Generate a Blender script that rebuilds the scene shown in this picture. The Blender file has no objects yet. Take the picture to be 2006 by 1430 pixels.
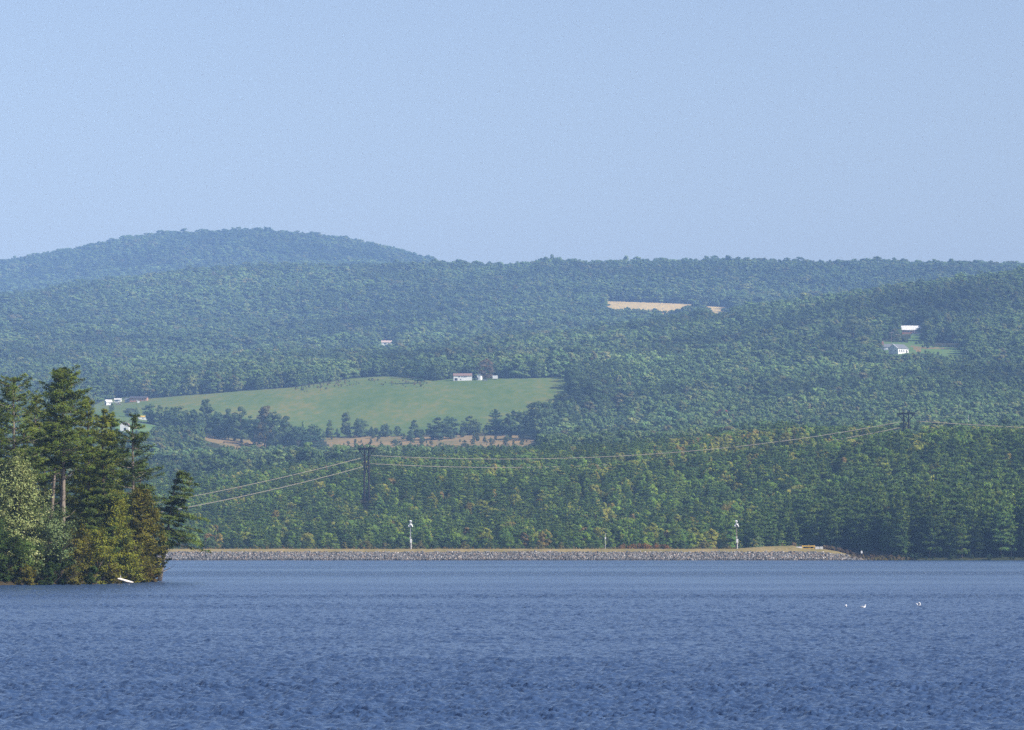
import bpy, math, random
import numpy as np

scene = bpy.context.scene
R = math.radians
# ------------------------------------------------------------------ camera
FPX, CX, CY, HOR, CAMZ = 7618.0, 1003.0, 715.0, 1077.0, 4.05
PITCH = math.atan((HOR - CY) / FPX)
cam = bpy.data.cameras.new('camera')
cam.sensor_width = 36.0
cam.lens = FPX / 2006.0 * 36.0
cam.clip_start = 1.0
cam.clip_end = 60000.0
camo = bpy.data.objects.new('camera', cam)
scene.collection.objects.link(camo)
camo.location = (0, 0, CAMZ)
camo.rotation_euler = (math.pi / 2 + PITCH, 0, 0)
scene.camera = camo
# ------------------------------------------------------------------ sky + sun
SUN_EL, SUN_AZ = R(38), R(113)      # azimuth clockwise from +Y (camera looks along +Y): from the right, a little behind
world = bpy.data.worlds.new('World')
scene.world = world
world.use_nodes = True
wn = world.node_tree
wn.nodes.clear()
sky = wn.nodes.new('ShaderNodeTexSky')
sky.sky_type = 'NISHITA'
sky.sun_disc = False
sky.sun_elevation = SUN_EL
sky.sun_rotation = SUN_AZ
sky.altitude = 150
sky.air_density = 1.0
sky.dust_density = 1.0
sky.ozone_density = 5.0
bg = wn.nodes.new('ShaderNodeBackground')
bg.inputs['Strength'].default_value = 0.125
wo = wn.nodes.new('ShaderNodeOutputWorld')
tint = wn.nodes.new('ShaderNodeMix'); tint.data_type = 'RGBA'; tint.blend_type = 'MULTIPLY'
tint.inputs[0].default_value = 1.0
for s_ in tint.inputs:
    if s_.name == 'B' and s_.type == 'RGBA': s_.default_value = (1.29, 0.98, 0.85, 1)
wn.links.new(sky.outputs[0], [s_ for s_ in tint.inputs if s_.name == 'A' and s_.type == 'RGBA'][0])
wn.links.new([s_ for s_ in tint.outputs if s_.type == 'RGBA'][0], bg.inputs[0])
wn.links.new(bg.outputs[0], wo.inputs[0])
sl = bpy.data.lights.new('sun', 'SUN')
sl.energy = 5.0
sl.angle = R(0.5)
sl.color = (1.0, 0.95, 0.88)
so = bpy.data.objects.new('sun', sl)
scene.collection.objects.link(so)
sd = np.array([math.sin(SUN_AZ) * math.cos(SUN_EL), math.cos(SUN_AZ) * math.cos(SUN_EL), math.sin(SUN_EL)])
from mathutils import Vector, Matrix
so.rotation_euler = Vector(sd).to_track_quat('Z', 'Y').to_euler()
# ------------------------------------------------------------------ render settings
scene.view_settings.view_transform = 'Standard'
scene.view_settings.look = 'None'
scene.view_settings.exposure = 0.58
scene.view_settings.gamma = 1.0
cy = scene.cycles
cy.use_denoising = False
cy.max_bounces = 5
cy.diffuse_bounces = 2
cy.glossy_bounces = 2
cy.transmission_bounces = 3
cy.volume_bounces = 0
cy.transparent_max_bounces = 8
cy.use_light_tree = False
cy.sample_clamp_indirect = 3.0
cy.sample_clamp_direct = 3.0

# ------------------------------------------------------------------ helpers
def pix(px, py, Y):
    """world point seen at photograph pixel (px, py) at depth Y"""
    a, b = (px - CX), (CY - py)
    dy = FPX * math.cos(PITCH) - b * math.sin(PITCH)
    dz = FPX * math.sin(PITCH) + b * math.cos(PITCH)
    k = Y / dy
    return Vector((a * k, Y, CAMZ + dz * k))

def link(o, parent=None):
    scene.collection.objects.link(o)
    if parent is not None:
        o.parent = parent
    return o

def tag(o, label=None, cat=None, group=None, kind=None):
    if label: o['label'] = label
    if cat: o['category'] = cat
    if group: o['group'] = group
    if kind: o['kind'] = kind
    return o

def empty(name, loc=(0, 0, 0), rz=0.0):
    o = bpy.data.objects.new(name, None)
    o.location = loc
    o.rotation_euler = (0, 0, rz)
    o.empty_display_size = 0.5
    return link(o)

def mesh_np(name, verts, faces, mats, fmat=None, smooth=False, loopcol=None, ptcol=None):
    """faces: (n,k) int array or a list of such arrays"""
    if not isinstance(faces, list):
        faces = [faces]
    faces = [f for f in faces if len(f)]
    verts = np.asarray(verts, dtype=np.float32)
    me = bpy.data.meshes.new(name)
    me.vertices.add(len(verts))
    me.vertices.foreach_set('co', verts.ravel())
    loops = np.concatenate([np.asarray(f, dtype=np.int32).ravel() for f in faces])
    tot = np.concatenate([np.full(len(f), np.asarray(f).shape[1], dtype=np.int32) for f in faces])
    start = np.concatenate([[0], np.cumsum(tot)[:-1]]).astype(np.int32)
    me.loops.add(len(loops))
    me.loops.foreach_set('vertex_index', loops)
    me.polygons.add(len(tot))
    me.polygons.foreach_set('loop_start', start)
    me.polygons.foreach_set('loop_total', tot)
    for m in (mats if isinstance(mats, (list, tuple)) else [mats]):
        me.materials.append(m)
    if fmat is not None:
        me.polygons.foreach_set('material_index', np.asarray(fmat, dtype=np.int32))
    if smooth:
        me.polygons.foreach_set('use_smooth', np.ones(len(tot), dtype=bool))
    if ptcol is not None:
        at = me.color_attributes.new('pc', 'FLOAT_COLOR', 'POINT')
        c = np.ones((len(verts), 4), dtype=np.float32)
        c[:, :ptcol.shape[1]] = ptcol
        at.data.foreach_set('color', c.ravel())
    me.update(calc_edges=True)
    return me

class MB:
    """collects boxes, bars, tubes and quads into one mesh"""
    def __init__(s):
        s.v = []; s.f = []; s.n = 0
    def add(s, v, f):
        s.v.extend([tuple(p) for p in v])
        s.f.extend([tuple(i + s.n for i in q) for q in f])
        s.n += len(v)
    def box(s, x0, x1, y0, y1, z0, z1):
        v = [(x, y, z) for z in (z0, z1) for y in (y0, y1) for x in (x0, x1)]
        s.add(v, [(0, 2, 3, 1), (4, 5, 7, 6), (0, 1, 5, 4), (1, 3, 7, 5), (3, 2, 6, 7), (2, 0, 4, 6)])
    def bar(s, a, b, r0, r1=None, n=6, cap=True):
        s.tube([a, b], [r0, r0 if r1 is None else r1], n, cap)
    def tube(s, pts, rad, n=6, cap=True):
        P = [Vector(p) for p in pts]
        up = None
        v = []
        for i, p in enumerate(P):
            d = (P[min(i + 1, len(P) - 1)] - P[max(i - 1, 0)]).normalized()
            if up is None:
                up = Vector((0, 0, 1)) if abs(d.z) < 0.9 else Vector((1, 0, 0))
            u = d.cross(up).normalized(); w = u.cross(d).normalized(); up = w
            for k in range(n):
                t = 2 * math.pi * k / n
                v.append(p + (u * math.cos(t) + w * math.sin(t)) * rad[i])
        f = []
        for i in range(len(P) - 1):
            for k in range(n):
                a = i * n + k; b = i * n + (k + 1) % n
                f.append((a, b, b + n, a + n))
        if cap:
            f.append(tuple(range(n))[::-1]); f.append(tuple((len(P) - 1) * n + k for k in range(n)))
        s.add(v, f)
    def build(s, name, mat, parent=None, smooth=False):
        me = bpy.data.meshes.new(name)
        me.from_pydata(s.v, [], s.f)
        me.materials.append(mat)
        if smooth:
            for p in me.polygons: p.use_smooth = True
        me.update()
        return link(bpy.data.objects.new(name, me), parent)

# ------------------------------------------------------------------ value noise
def _hash(ix, iy, seed):
    h = (ix.astype(np.int64) * 374761393 + iy.astype(np.int64) * 668265263 + seed * 1274126177) & 0x7fffffff
    h = ((h ^ (h >> 13)) * 1274126177) & 0x7fffffff
    return ((h ^ (h >> 16)) & 0xffff) / 65535.0
def vnoise(x, y, seed=0):
    x = np.asarray(x, float); y = np.asarray(y, float)
    ix = np.floor(x); iy = np.floor(y)
    fx = x - ix; fy = y - iy
    fx = fx * fx * (3 - 2 * fx); fy = fy * fy * (3 - 2 * fy)
    a = _hash(ix, iy, seed); b = _hash(ix + 1, iy, seed); c = _hash(ix, iy + 1, seed); d = _hash(ix + 1, iy + 1, seed)
    return (a * (1 - fx) + b * fx) * (1 - fy) + (c * (1 - fx) + d * fx) * fy
def fbm(x, y, seed=0, octs=4):
    s = 0; a = 1; t = 0
    for o in range(octs):
        s = s + a * vnoise(x * 2 ** o, y * 2 ** o, seed + o * 17); t += a; a *= 0.5
    return s / t

# ------------------------------------------------------------------ materials
def new_mat(name):
    m = bpy.data.materials.new(name)
    m.use_nodes = True
    m.node_tree.nodes.clear()
    return m, m.node_tree
def N(nt, t, **kw):
    n = nt.nodes.new(t)
    for k, v in kw.items():
        setattr(n, k, v)
    return n
def principled(name, col, rough=0.7, noise=0.0, scale=4.0, spec=0.3, metal=0.0, obj_coord=True):
    m, nt = new_mat(name)
    b = N(nt, 'ShaderNodeBsdfPrincipled'); o = N(nt, 'ShaderNodeOutputMaterial')
    b.inputs['Roughness'].default_value = rough
    b.inputs['Metallic'].default_value = metal
    b.inputs['Specular IOR Level'].default_value = spec
    if noise > 0:
        tc = N(nt, 'ShaderNodeTexCoord'); nz = N(nt, 'ShaderNodeTexNoise')
        nz.inputs['Scale'].default_value = scale; nz.inputs['Detail'].default_value = 5
        nt.links.new(tc.outputs['Object'], nz.inputs['Vector'])
        mr = N(nt, 'ShaderNodeMapRange')
        mr.inputs['From Min'].default_value = 0.3; mr.inputs['From Max'].default_value = 0.7
        mr.inputs['To Min'].default_value = 1 - noise; mr.inputs['To Max'].default_value = 1 + noise
        nt.links.new(nz.outputs['Fac'], mr.inputs['Value'])
        hs = N(nt, 'ShaderNodeHueSaturation')
        hs.inputs['Color'].default_value = (*col, 1)
        nt.links.new(mr.outputs[0], hs.inputs['Value'])
        nt.links.new(hs.outputs[0], b.inputs['Base Color'])
    else:
        b.inputs['Base Color'].default_value = (*col, 1)
    nt.links.new(b.outputs[0], o.inputs[0])
    return m

def foliage_mat(name, source, base=(0.05, 0.08, 0.03), transl=0.25, hue_noise=0.5, nscale=0.5, gloss=0.0):
    """source: 'inst' colour from the instancing point, 'obj' from the object's colour"""
    m, nt = new_mat(name)
    o = N(nt, 'ShaderNodeOutputMaterial')
    if source == 'inst':
        a = N(nt, 'ShaderNodeAttribute', attribute_type='INSTANCER', attribute_name='tint'); col = a.outputs['Color']
    else:
        a = N(nt, 'ShaderNodeObjectInfo'); col = a.outputs['Color']
    tc = N(nt, 'ShaderNodeTexCoord'); nz = N(nt, 'ShaderNodeTexNoise')
    nz.inputs['Scale'].default_value = nscale; nz.inputs['Detail'].default_value = 3
    nt.links.new(tc.outputs['Object'], nz.inputs['Vector'])
    mr = N(nt, 'ShaderNodeMapRange')
    mr.inputs['From Min'].default_value = 0.3; mr.inputs['From Max'].default_value = 0.7
    mr.inputs['To Min'].default_value = 1 - hue_noise; mr.inputs['To Max'].default_value = 1 + hue_noise
    nt.links.new(nz.outputs['Fac'], mr.inputs['Value'])
    hs = N(nt, 'ShaderNodeHueSaturation')
    nt.links.new(mr.outputs[0], hs.inputs['Value'])
    nt.links.new(col, hs.inputs['Color'])
    nz2 = N(nt, 'ShaderNodeTexNoise'); nz2.inputs['Scale'].default_value = nscale * 2.3
    nt.links.new(tc.outputs['Object'], nz2.inputs['Vector'])
    mr2 = N(nt, 'ShaderNodeMapRange')
    mr2.inputs['From Min'].default_value = 0.3; mr2.inputs['From Max'].default_value = 0.7
    mr2.inputs['To Min'].default_value = 0.47; mr2.inputs['To Max'].default_value = 0.53
    nt.links.new(nz2.outputs['Fac'], mr2.inputs['Value']); nt.links.new(mr2.outputs[0], hs.inputs['Hue'])
    d = N(nt, 'ShaderNodeBsdfDiffuse'); t = N(nt, 'ShaderNodeBsdfTranslucent'); mx = N(nt, 'ShaderNodeMixShader')
    nt.links.new(hs.outputs[0], d.inputs['Color']); nt.links.new(hs.outputs[0], t.inputs['Color'])
    mx.inputs[0].default_value = transl
    nt.links.new(d.outputs[0], mx.inputs[1]); nt.links.new(t.outputs[0], mx.inputs[2])
    out = mx.outputs[0]
    if gloss > 0:
        g = N(nt, 'ShaderNodeBsdfGlossy'); g.inputs['Roughness'].default_value = 0.45
        m2 = N(nt, 'ShaderNodeMixShader'); m2.inputs[0].default_value = gloss
        nt.links.new(out, m2.inputs[1]); nt.links.new(g.outputs[0], m2.inputs[2]); out = m2.outputs[0]
    nt.links.new(out, o.inputs[0])
    return m

M = {}
M['bark'] = principled('bark', (0.085, 0.062, 0.045), 0.9, 0.35, 3)
M['pale_bark'] = principled('pale_bark', (0.24, 0.20, 0.16), 0.9, 0.3, 3)
M['leaf_inst'] = foliage_mat('leaf_far', 'inst', transl=0.22, hue_noise=0.22, nscale=0.25)
M['needle_inst'] = foliage_mat('needle_far', 'inst', transl=0.15, hue_noise=0.22, nscale=0.25)
M['leaf_obj'] = foliage_mat('leaf', 'obj', transl=0.25, hue_noise=0.25, nscale=0.3)
M['needle_obj'] = foliage_mat('needle', 'obj', transl=0.15, hue_noise=0.25, nscale=0.3)
# ------------------------------------------------------------------ terrain: ground height stations along the valley
SPX = [-300, 0, 200, 400, 600, 800, 1000, 1200, 1400, 1600, 1800, 2006, 2300]
# (depth, kind, values) kind 'z' = metres above the water, 'p' = photograph row of the ground
ST = [
 (1400, 'z', [-6]*13),
 (1492, 'z', [-2]*13),
 (1500, 'z', [-1.2,-1.2,-1.2,-1.2,-1.2,-1.2,-1.2,-1.2,-1.2,-1.0,0.15,0.2,0.4]),
 (1530, 'z', [-1.5,-1.5,-1.5,-1.5,-1.5,-1.5,-1.5,-1.2,-0.8,0.8,3.0,4.0,5.0]),
 (1620, 'z', [1,1,1,1,2,3,4,4,5,6,9,10,12]),
 (1750, 'p', [1066,1062,1060,1060,1055,1050,1045,1038,1030,1022,1015,1018,1018]),
 (1900, 'p', [1040,1030,1025,1010,990,968,960,950,940,935,925,930,935]),
 (2080, 'p', [1015,1005,995,975,950,930,922,912,893,880,872,880,884]),
 (2220, 'p', [1000,990,975,960,940,925,913,902,884,874,868,872,876]),
 (2450, 'p', [980,965,950,935,925,915,905,898,890,888,886,884,884]),
 (2900, 'p', [900,880,868,878,892,884,880,872,850,835,825,822,820]),
 (3100, 'p', [850,838,820,850,868,860,852,828,815,800,792,790,790]),
 (3500, 'p', [800,802,800,778,762,750,744,745,750,748,742,742,742]),
 (3750, 'p', [775,778,778,758,744,735,728,724,722,715,700,702,702]),
 (4100, 'p', [755,755,755,738,722,716,708,700,692,670,652,650,650]),
 (4600, 'p', [715,712,712,712,708,704,688,662,640,620,582,552,520]),
 (5000, 'p', [690,690,694,694,694,688,684,668,648,628,595,570,540]),
 (5600, 'p', [655,650,652,655,656,650,645,638,624,618,600,575,550]),
 (5850, 'p', [636,632,632,632,632,624,620,612,610,606,590,570,550]),
 (6100, 'p', [622,614,608,604,602,598,594,590,594,596,580,565,550]),
 (6900, 'p', [612,594,563,541,534,534,532,531,526,526,530,534,536]),
 (7500, 'p', [640,620,590,570,560,560,555,550,545,545,550,550,550]),
 (8600, 'p', [600,580,560,540,530,535,560,575,585,590,590,590,590]),
 (9500, 'p', [563,524,483,463,471,508,545,570,585,590,590,590,590]),
 (10600,'p', [600,560,540,520,520,545,570,590,600,600,600,600,600]),
]
# finer skyline of the far mountain and of the main ridge
MTN = ([-900,-300,0,60,100,150,200,250,300,360,420,480,520,560,620,700,740,780,840,900,1000,1150,1400,3000],
       [ 640, 552,523,507,501,494,482,473,466,468,463,457,459,464,470,478,486,498,518,540,565,580,590,590])
RDG = ([-900,-300,0,80,150,230,300,420,550,700,850,900,1000,1060,1200,1450,1700,1900,2006,2300],
       [ 640, 610,594,582,569,560,555,537,532,532,527,528,532,525,527,522,525,527,530,530])
NRR = ([-300,400,800,900,1000,1100,1200,1350,1500,1600,1800,1900,2006,2300],   # crest of the nearer ridge on the right, depth 4600
       [ 716,712,706,694,684,674,662,640,629,617,580,566,548,520])
COLS = np.concatenate([np.array([-9000,-6500,-4500,-3000,-2200,-1600,-1200,-900,-650,-450,-320]), np.arange(-240, 2250, 5), np.array([2260,2330,2450,2650,2900,3200,3600,4200,5200,6500,8500,11000])]).astype(float)
ROWS = np.concatenate([np.array([1400,1450,1480,1492,1497]), np.arange(1500, 2300, 5), np.arange(2300, 4200, 7), np.arange(4200, 7000, 14), np.arange(7000, 10601, 30)]).astype(float)
KX = 7615.0
def _z(kind, v, Y):
    v = np.asarray(v, float)
    return v if kind == 'z' else CAMZ + (HOR - v) / KX * Y * 1.0015
def _smooth_interp(x, xp, fp):
    # average of shifted linear interpolations = rounded corners
    s = 0
    for d in (-60, -30, 0, 30, 60):
        s = s + np.interp(x + d, xp, fp)
    return s / 5
tab = []
for (Y, k, v) in ST:
    if Y == 9500: z = _z('p', 7 + _smooth_interp(COLS, *MTN) * 0.5 + np.interp(COLS, *MTN) * 0.5, Y)
    elif Y == 6900: z = _z('p', 6 + np.interp(COLS, *RDG), Y)
    elif Y == 4600: z = _z('p', _smooth_interp(COLS, *NRR), Y)
    else: z = _z(k, _smooth_interp(COLS, SPX, v), Y)
    tab.append(z)
tab = np.array(tab)                    # stations x cols
SY = np.array([s[0] for s in ST], float)
def pchip(xs, ys, x):
    h = np.diff(xs)[:, None]; d = np.diff(ys, axis=0) / h
    m = np.zeros_like(ys)
    w1 = 2 * h[1:] + h[:-1]; w2 = h[1:] + 2 * h[:-1]
    ok = d[:-1] * d[1:] > 0
    with np.errstate(divide='ignore', invalid='ignore'):
        hm = (w1 + w2) / (w1 / d[:-1] + w2 / d[1:])
    m[1:-1] = np.where(ok, hm, 0)
    m[0] = d[0]; m[-1] = d[-1]
    i = np.clip(np.searchsorted(xs, x, side='right') - 1, 0, len(xs) - 2)
    hh = (xs[i + 1] - xs[i])[:, None]; t = ((x - xs[i])[:, None]) / hh
    return ((1 + 2 * t) * (1 - t) ** 2 * ys[i] + t * (1 - t) ** 2 * hh * m[i] + t * t * (3 - 2 * t) * ys[i + 1] + t * t * (t - 1) * hh * m[i + 1])
GZ = pchip(SY, tab, ROWS)              # rows x cols
GX = (COLS[None, :] - CX) / KX * ROWS[:, None]
GY = np.repeat(ROWS[:, None], len(COLS), 1)
# natural folds, larger on the far hills, none in the meadow
amp = np.interp(ROWS, [1500, 1600, 2300, 3000, 3600, 4500, 5200, 6900, 8500, 9500, 10600], [0, 1.0, 2.0, 1.0, 1.0, 4, 17, 2, 20, 4, 4])[:, None] * np.ones_like(GZ)
_pc = np.repeat(COLS[None, :], len(ROWS), 0)
amp = amp * (1 - 0.93 * np.exp(-((_pc - 1300) / 190) ** 2 - ((GY - 5900) / 330) ** 2)) * (1 - 0.85 * np.exp(-((_pc - 1780) / 130) ** 2 - ((GY - 3950) / 300) ** 2))
GZ = GZ + amp * 2 * (fbm(GX / 330 + 7, GY / 420 + 3, 5, 4) - 0.5)
def ground(x, Y):
    """terrain height at world x, Y (arrays)"""
    x = np.atleast_1d(np.asarray(x, float)); Y = np.atleast_1d(np.asarray(Y, float))
    p = CX + x * KX / Y
    i = np.clip(np.searchsorted(ROWS, Y, side='right') - 1, 0, len(ROWS) - 2)
    j = np.clip(np.searchsorted(COLS, p, side='right') - 1, 0, len(COLS) - 2)
    t = np.clip((Y - ROWS[i]) / (ROWS[i + 1] - ROWS[i]), 0, 1); u = np.clip((p - COLS[j]) / (COLS[j + 1] - COLS[j]), 0, 1)
    return (GZ[i, j] * (1 - t) * (1 - u) + GZ[i + 1, j] * t * (1 - u) + GZ[i, j + 1] * (1 - t) * u + GZ[i + 1, j + 1] * t * u)
def gz(x, Y): return float(ground(x, Y)[0])
def ground_hit(px, py, y0, y1):
    """first depth between y0 and y1 at which the ground is seen at row py"""
    Y = np.linspace(y0, y1, 600)
    z = ground((px - CX) / KX * Y, Y)
    row = HOR - (z - CAMZ) / Y * KX / 1.0015
    k = np.argmax(row <= py)
    return float(Y[k]) if (row <= py).any() else float(Y[np.argmin(row)])
def PX(x, Y): return CX + np.asarray(x) * KX / np.asarray(Y)
def spot(px, Y):
    x = (px - CX) / KX * Y
    return Vector((x, Y, gz(x, Y)))

def inpoly(px, Y, poly):
    px = np.asarray(px, float); Y = np.asarray(Y, float)
    c = np.zeros(px.shape, bool)
    n = len(poly)
    for i in range(n):
        x1, y1 = poly[i]; x2, y2 = poly[(i + 1) % n]
        if y1 == y2: continue
        k = ((y1 > Y) != (y2 > Y)) & (px < (x2 - x1) * (Y - y1) / (y2 - y1) + x1)
        c ^= k
    return c

# clearings: ground outlines (column, row) with the depth range they lie in
CLEAR = {
 'meadow': (2930, 3800, [(150,812),(200,786),(250,778),(300,780),(380,774),(480,766),(570,760),(640,750),(690,742),(760,737),(800,741),(850,747),(890,742),(960,742),(1030,742),(1085,740),(1112,740),
            (1122,790),(1095,806),(1050,832),(960,850),(900,851),(800,853),(640,857),(600,862),(560,866),(520,858),(400,843),(380,838),(310,830),(250,826),(150,826)]),
 'dry_grass_patch': (2600, 3080, [(385,843),(450,855),(520,869),(590,880),(575,893),(520,896),(470,884),(400,862)]),
 'dry_grass_slope': (2600, 3180, [(630,858),(700,854),(800,856),(860,857),(900,851),(1000,851),(1050,864),(1015,882),(900,878),(840,886),(760,888),(650,878)]),
 'stubble_field': (5500, 6400, [(1178,590),(1330,595),(1436,604),(1436,618),(1385,619),(1330,624),(1300,630),(1288,618),(1240,612),(1190,606)]),
 'house_lawn': (3560, 4300, [(1650,685),(1722,681),(1728,668),(1780,672),(1785,656),(1764,656),(1764,640),(1816,640),(1812,674),(1834,680),(1886,683),(1890,694),(1862,702),(1826,693),(1806,694),(1786,700),(1732,700),(1722,690),(1650,691)]),
 'cottage_lawn': (5000, 5400, [(734,668),(774,668),(776,692),(734,692)]),
 'driveway': (3560, 4300, [(1784,677),(1806,680),(1834,681),(1860,683),(1860,685),(1834,684),(1807,684),(1806,689),(1796,690)]),
 'barn_yard': (2900, 3120, [(225,818),(305,812),(360,822),(365,838),(300,846),(275,862),(225,862)]),
}
GROW = HOR - (GZ - CAMZ) / GY * KX / 1.0015
def clearing(x, Y, names=None):
    x = np.atleast_1d(np.asarray(x, float)); Y = np.atleast_1d(np.asarray(Y, float))
    p = PX(x, Y); r = HOR - (ground(x, Y) - CAMZ) / Y * KX / 1.0015
    out = np.zeros(len(x), int)
    for i, (k, (a, b, poly)) in enumerate(CLEAR.items()):
        if names and k not in names: continue
        out[(Y > a) & (Y < b) & inpoly(p, r, poly)] = i + 1
    return out

# ---- materials of the ground
def ground_mat(name, c1, c2, c3, scale, stretch=(1, 1, 1), amount=0.5):
    m, nt = new_mat(name)
    b = N(nt, 'ShaderNodeBsdfDiffuse'); o = N(nt, 'ShaderNodeOutputMaterial')
    tc = N(nt, 'ShaderNodeTexCoord'); mp = N(nt, 'ShaderNodeMapping'); mp.inputs['Scale'].default_value = stretch
    nt.links.new(tc.outputs['Object'], mp.inputs['Vector'])
    n1 = N(nt, 'ShaderNodeTexNoise'); n1.inputs['Scale'].default_value = scale; n1.inputs['Detail'].default_value = 6
    n2 = N(nt, 'ShaderNodeTexNoise'); n2.inputs['Scale'].default_value = scale * 12; n2.inputs['Detail'].default_value = 4
    nt.links.new(mp.outputs[0], n1.inputs['Vector']); nt.links.new(mp.outputs[0], n2.inputs['Vector'])
    r = N(nt, 'ShaderNodeValToRGB')
    e = r.color_ramp.elements
    e[0].position = 0.36; e[0].color = (*c1, 1); e[1].position = 0.66; e[1].color = (*c3, 1)
    x = e.new(0.5); x.color = (*c2, 1)
    mx = N(nt, 'ShaderNodeMath', operation='MULTIPLY_ADD'); mx.inputs[1].default_value = amount
    a2 = N(nt, 'ShaderNodeMath', operation='MULTIPLY'); a2.inputs[1].default_value = 1 - amount
    nt.links.new(n1.outputs['Fac'], a2.inputs[0]); nt.links.new(n2.outputs['Fac'], mx.inputs[0]); nt.links.new(a2.outputs[0], mx.inputs[2])
    nt.links.new(mx.outputs[0], r.inputs[0]); nt.links.new(r.outputs[0], b.inputs['Color']); nt.links.new(b.outputs[0], o.inputs[0])
    return m
M['floor'] = ground_mat('forest_floor', (0.028,0.036,0.016), (0.045,0.052,0.024), (0.075,0.062,0.035), 0.02)
M['meadow'] = ground_mat('meadow_grass', (0.09,0.15,0.042), (0.13,0.175,0.052), (0.22,0.195,0.06), 0.012, (1, 0.35, 1), 0.45)
M['dry'] = ground_mat('dry_grass', (0.12,0.13,0.05), (0.27,0.19,0.085), (0.36,0.24,0.11), 0.03)
M['stubble'] = ground_mat('stubble', (0.42,0.31,0.13), (0.56,0.41,0.17), (0.64,0.48,0.22), 0.01, (1, 0.3, 1))
M['lawn'] = ground_mat('lawn_grass', (0.09,0.17,0.05), (0.12,0.20,0.06), (0.18,0.20,0.08), 0.02)

nr, nc = GZ.shape
_V = np.stack([GX, GY, GZ], -1).reshape(-1, 3)
ii, jj = np.meshgrid(np.arange(nr - 1), np.arange(nc - 1), indexing='ij')
_F = np.stack([ii * nc + jj, ii * nc + jj + 1, (ii + 1) * nc + jj + 1, (ii + 1) * nc + jj], -1).reshape(-1, 4)
_c = _V[_F].mean(1)
_cl = clearing(_c[:, 0], _c[:, 1])
def _submesh(name, sel, mat, kind_name):
    F = _F[sel]; u, inv = np.unique(F, return_inverse=True)
    me = mesh_np(name, _V[u], inv.reshape(F.shape), mat, smooth=True)
    return tag(link(bpy.data.objects.new(name, me)), kind='structure')
_submesh('hills', _cl == 0, M['floor'], 'hills')
for i, (k, m) in enumerate(zip(CLEAR, ['meadow', 'dry', 'dry', 'stubble', 'lawn', 'lawn', 'dry', 'lawn'])):
    if (_cl == i + 1).any():
        _submesh(k, _cl == i + 1, M[m], k)
# ------------------------------------------------------------------ water: real waves, finer near the camera
rng = np.random.default_rng(3)
wr = [-700, -300, -100, 0, 20, 40, 60, 75]
y = 84.0
while y < 1512:
    wr.append(y)
    y += max(0.085, 0.085 * (y / 100) ** 1.27)
WR = np.array(wr + [1530.0])
WC = np.concatenate([np.array([-14000,-8000,-4000,-2400,-1500]), np.arange(-1000, -60, 6.0), np.arange(-60, 2070, 2.2), np.arange(2072, 3000, 6.0), np.array([3400,4400,6500,10000,16000])])
WY = np.repeat(WR[:, None], len(WC), 1)
WX = (WC[None, :] - CX) / KX * np.maximum(WY, 75)
WZ = np.zeros_like(WY)
_dy = np.gradient(WR)[:, None]
_mods = [0.35 + 1.3 * vnoise(WX / sc + 9 * i, WY / (1.6 * sc), 50 + i) for i, sc in enumerate((0.28, 0.4, 0.6, 0.9, 1.5))]
for k in range(60):
    lam = 0.17 * (1.9 / 0.17) ** (k / 59)                      # wavelength
    th = R(200) + rng.normal() * 0.75                          # travelling mostly towards and across the camera
    kx, ky = math.sin(th) * 2 * math.pi / lam, math.cos(th) * 2 * math.pi / lam
    a = 0.0076 * lam ** 0.32
    fade = np.clip(lam / np.maximum(abs(math.cos(th)), 0.15) / (2.6 * _dy) - 0.4, 0, 1)
    md = _mods[k % 5]
    WZ += (a * fade) * md * np.sin(kx * WX + ky * WY + rng.random() * 6.28 + 1.5 * _mods[(k + 2) % 5])
del _mods
# wind lanes: long bands of rougher and calmer water, a calm strip under the dam
lane_v = 0.55 + 0.9 * (fbm(WX / 170 + 4, np.log(WY) * 16, 91, 3) - 0.5) + 0.5 * (fbm(WX / 25, WY / 40, 92, 2) - 0.5)
_wob = 30 * (fbm(WX / 90, WY / 300, 93, 2) - 0.5)
lane_v = lane_v * (1 - 0.85 * np.exp(-((WY - 775 + _wob) / 30) ** 2)) + 0.60 * np.exp(-((WY - 665 + _wob) / 50) ** 2) - 0.15 * np.exp(-((WY - 1200) / 300) ** 2) + 0.55 * np.exp(-((WY - 340 + _wob * 0.4) / 16) ** 2)
lane_v = lane_v * (1 - 0.5 * np.exp(-((WY - 560 + _wob) / 14) ** 2)) * (1 - 0.3 * np.exp(-((WY - 232 + _wob * 0.3) / 14) ** 2))
lane_v = np.clip(lane_v, 0.12, 1.2)
WZ *= 0.55 + 0.75 * lane_v
WZ[WY < 80] = 0
m, nt = new_mat('water')
o = N(nt, 'ShaderNodeOutputMaterial')
b = N(nt, 'ShaderNodeBsdfPrincipled')
b.inputs['Base Color'].default_value = (0.036, 0.070, 0.150, 1)
b.inputs['IOR'].default_value = 1.333
b.inputs['Specular IOR Level'].default_value = 0.5
tc = N(nt, 'ShaderNodeTexCoord')
n1 = N(nt, 'ShaderNodeTexNoise'); n1.inputs['Scale'].default_value = 5.0; n1.inputs['Detail'].default_value = 3
n2 = N(nt, 'ShaderNodeTexNoise'); n2.inputs['Scale'].default_value = 1.1; n2.inputs['Detail'].default_value = 3
nt.links.new(tc.outputs['Object'], n1.inputs['Vector']); nt.links.new(tc.outputs['Object'], n2.inputs['Vector'])
ad = N(nt, 'ShaderNodeMath', operation='MULTIPLY_ADD'); ad.inputs[1].default_value = 3.0
nt.links.new(n2.outputs['Fac'], ad.inputs[0]); nt.links.new(n1.outputs['Fac'], ad.inputs[2])
la = N(nt, 'ShaderNodeAttribute', attribute_name='pc')
lane = N(nt, 'ShaderNodeMath', operation='MULTIPLY'); lane.inputs[1].default_value = 0.085
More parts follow.
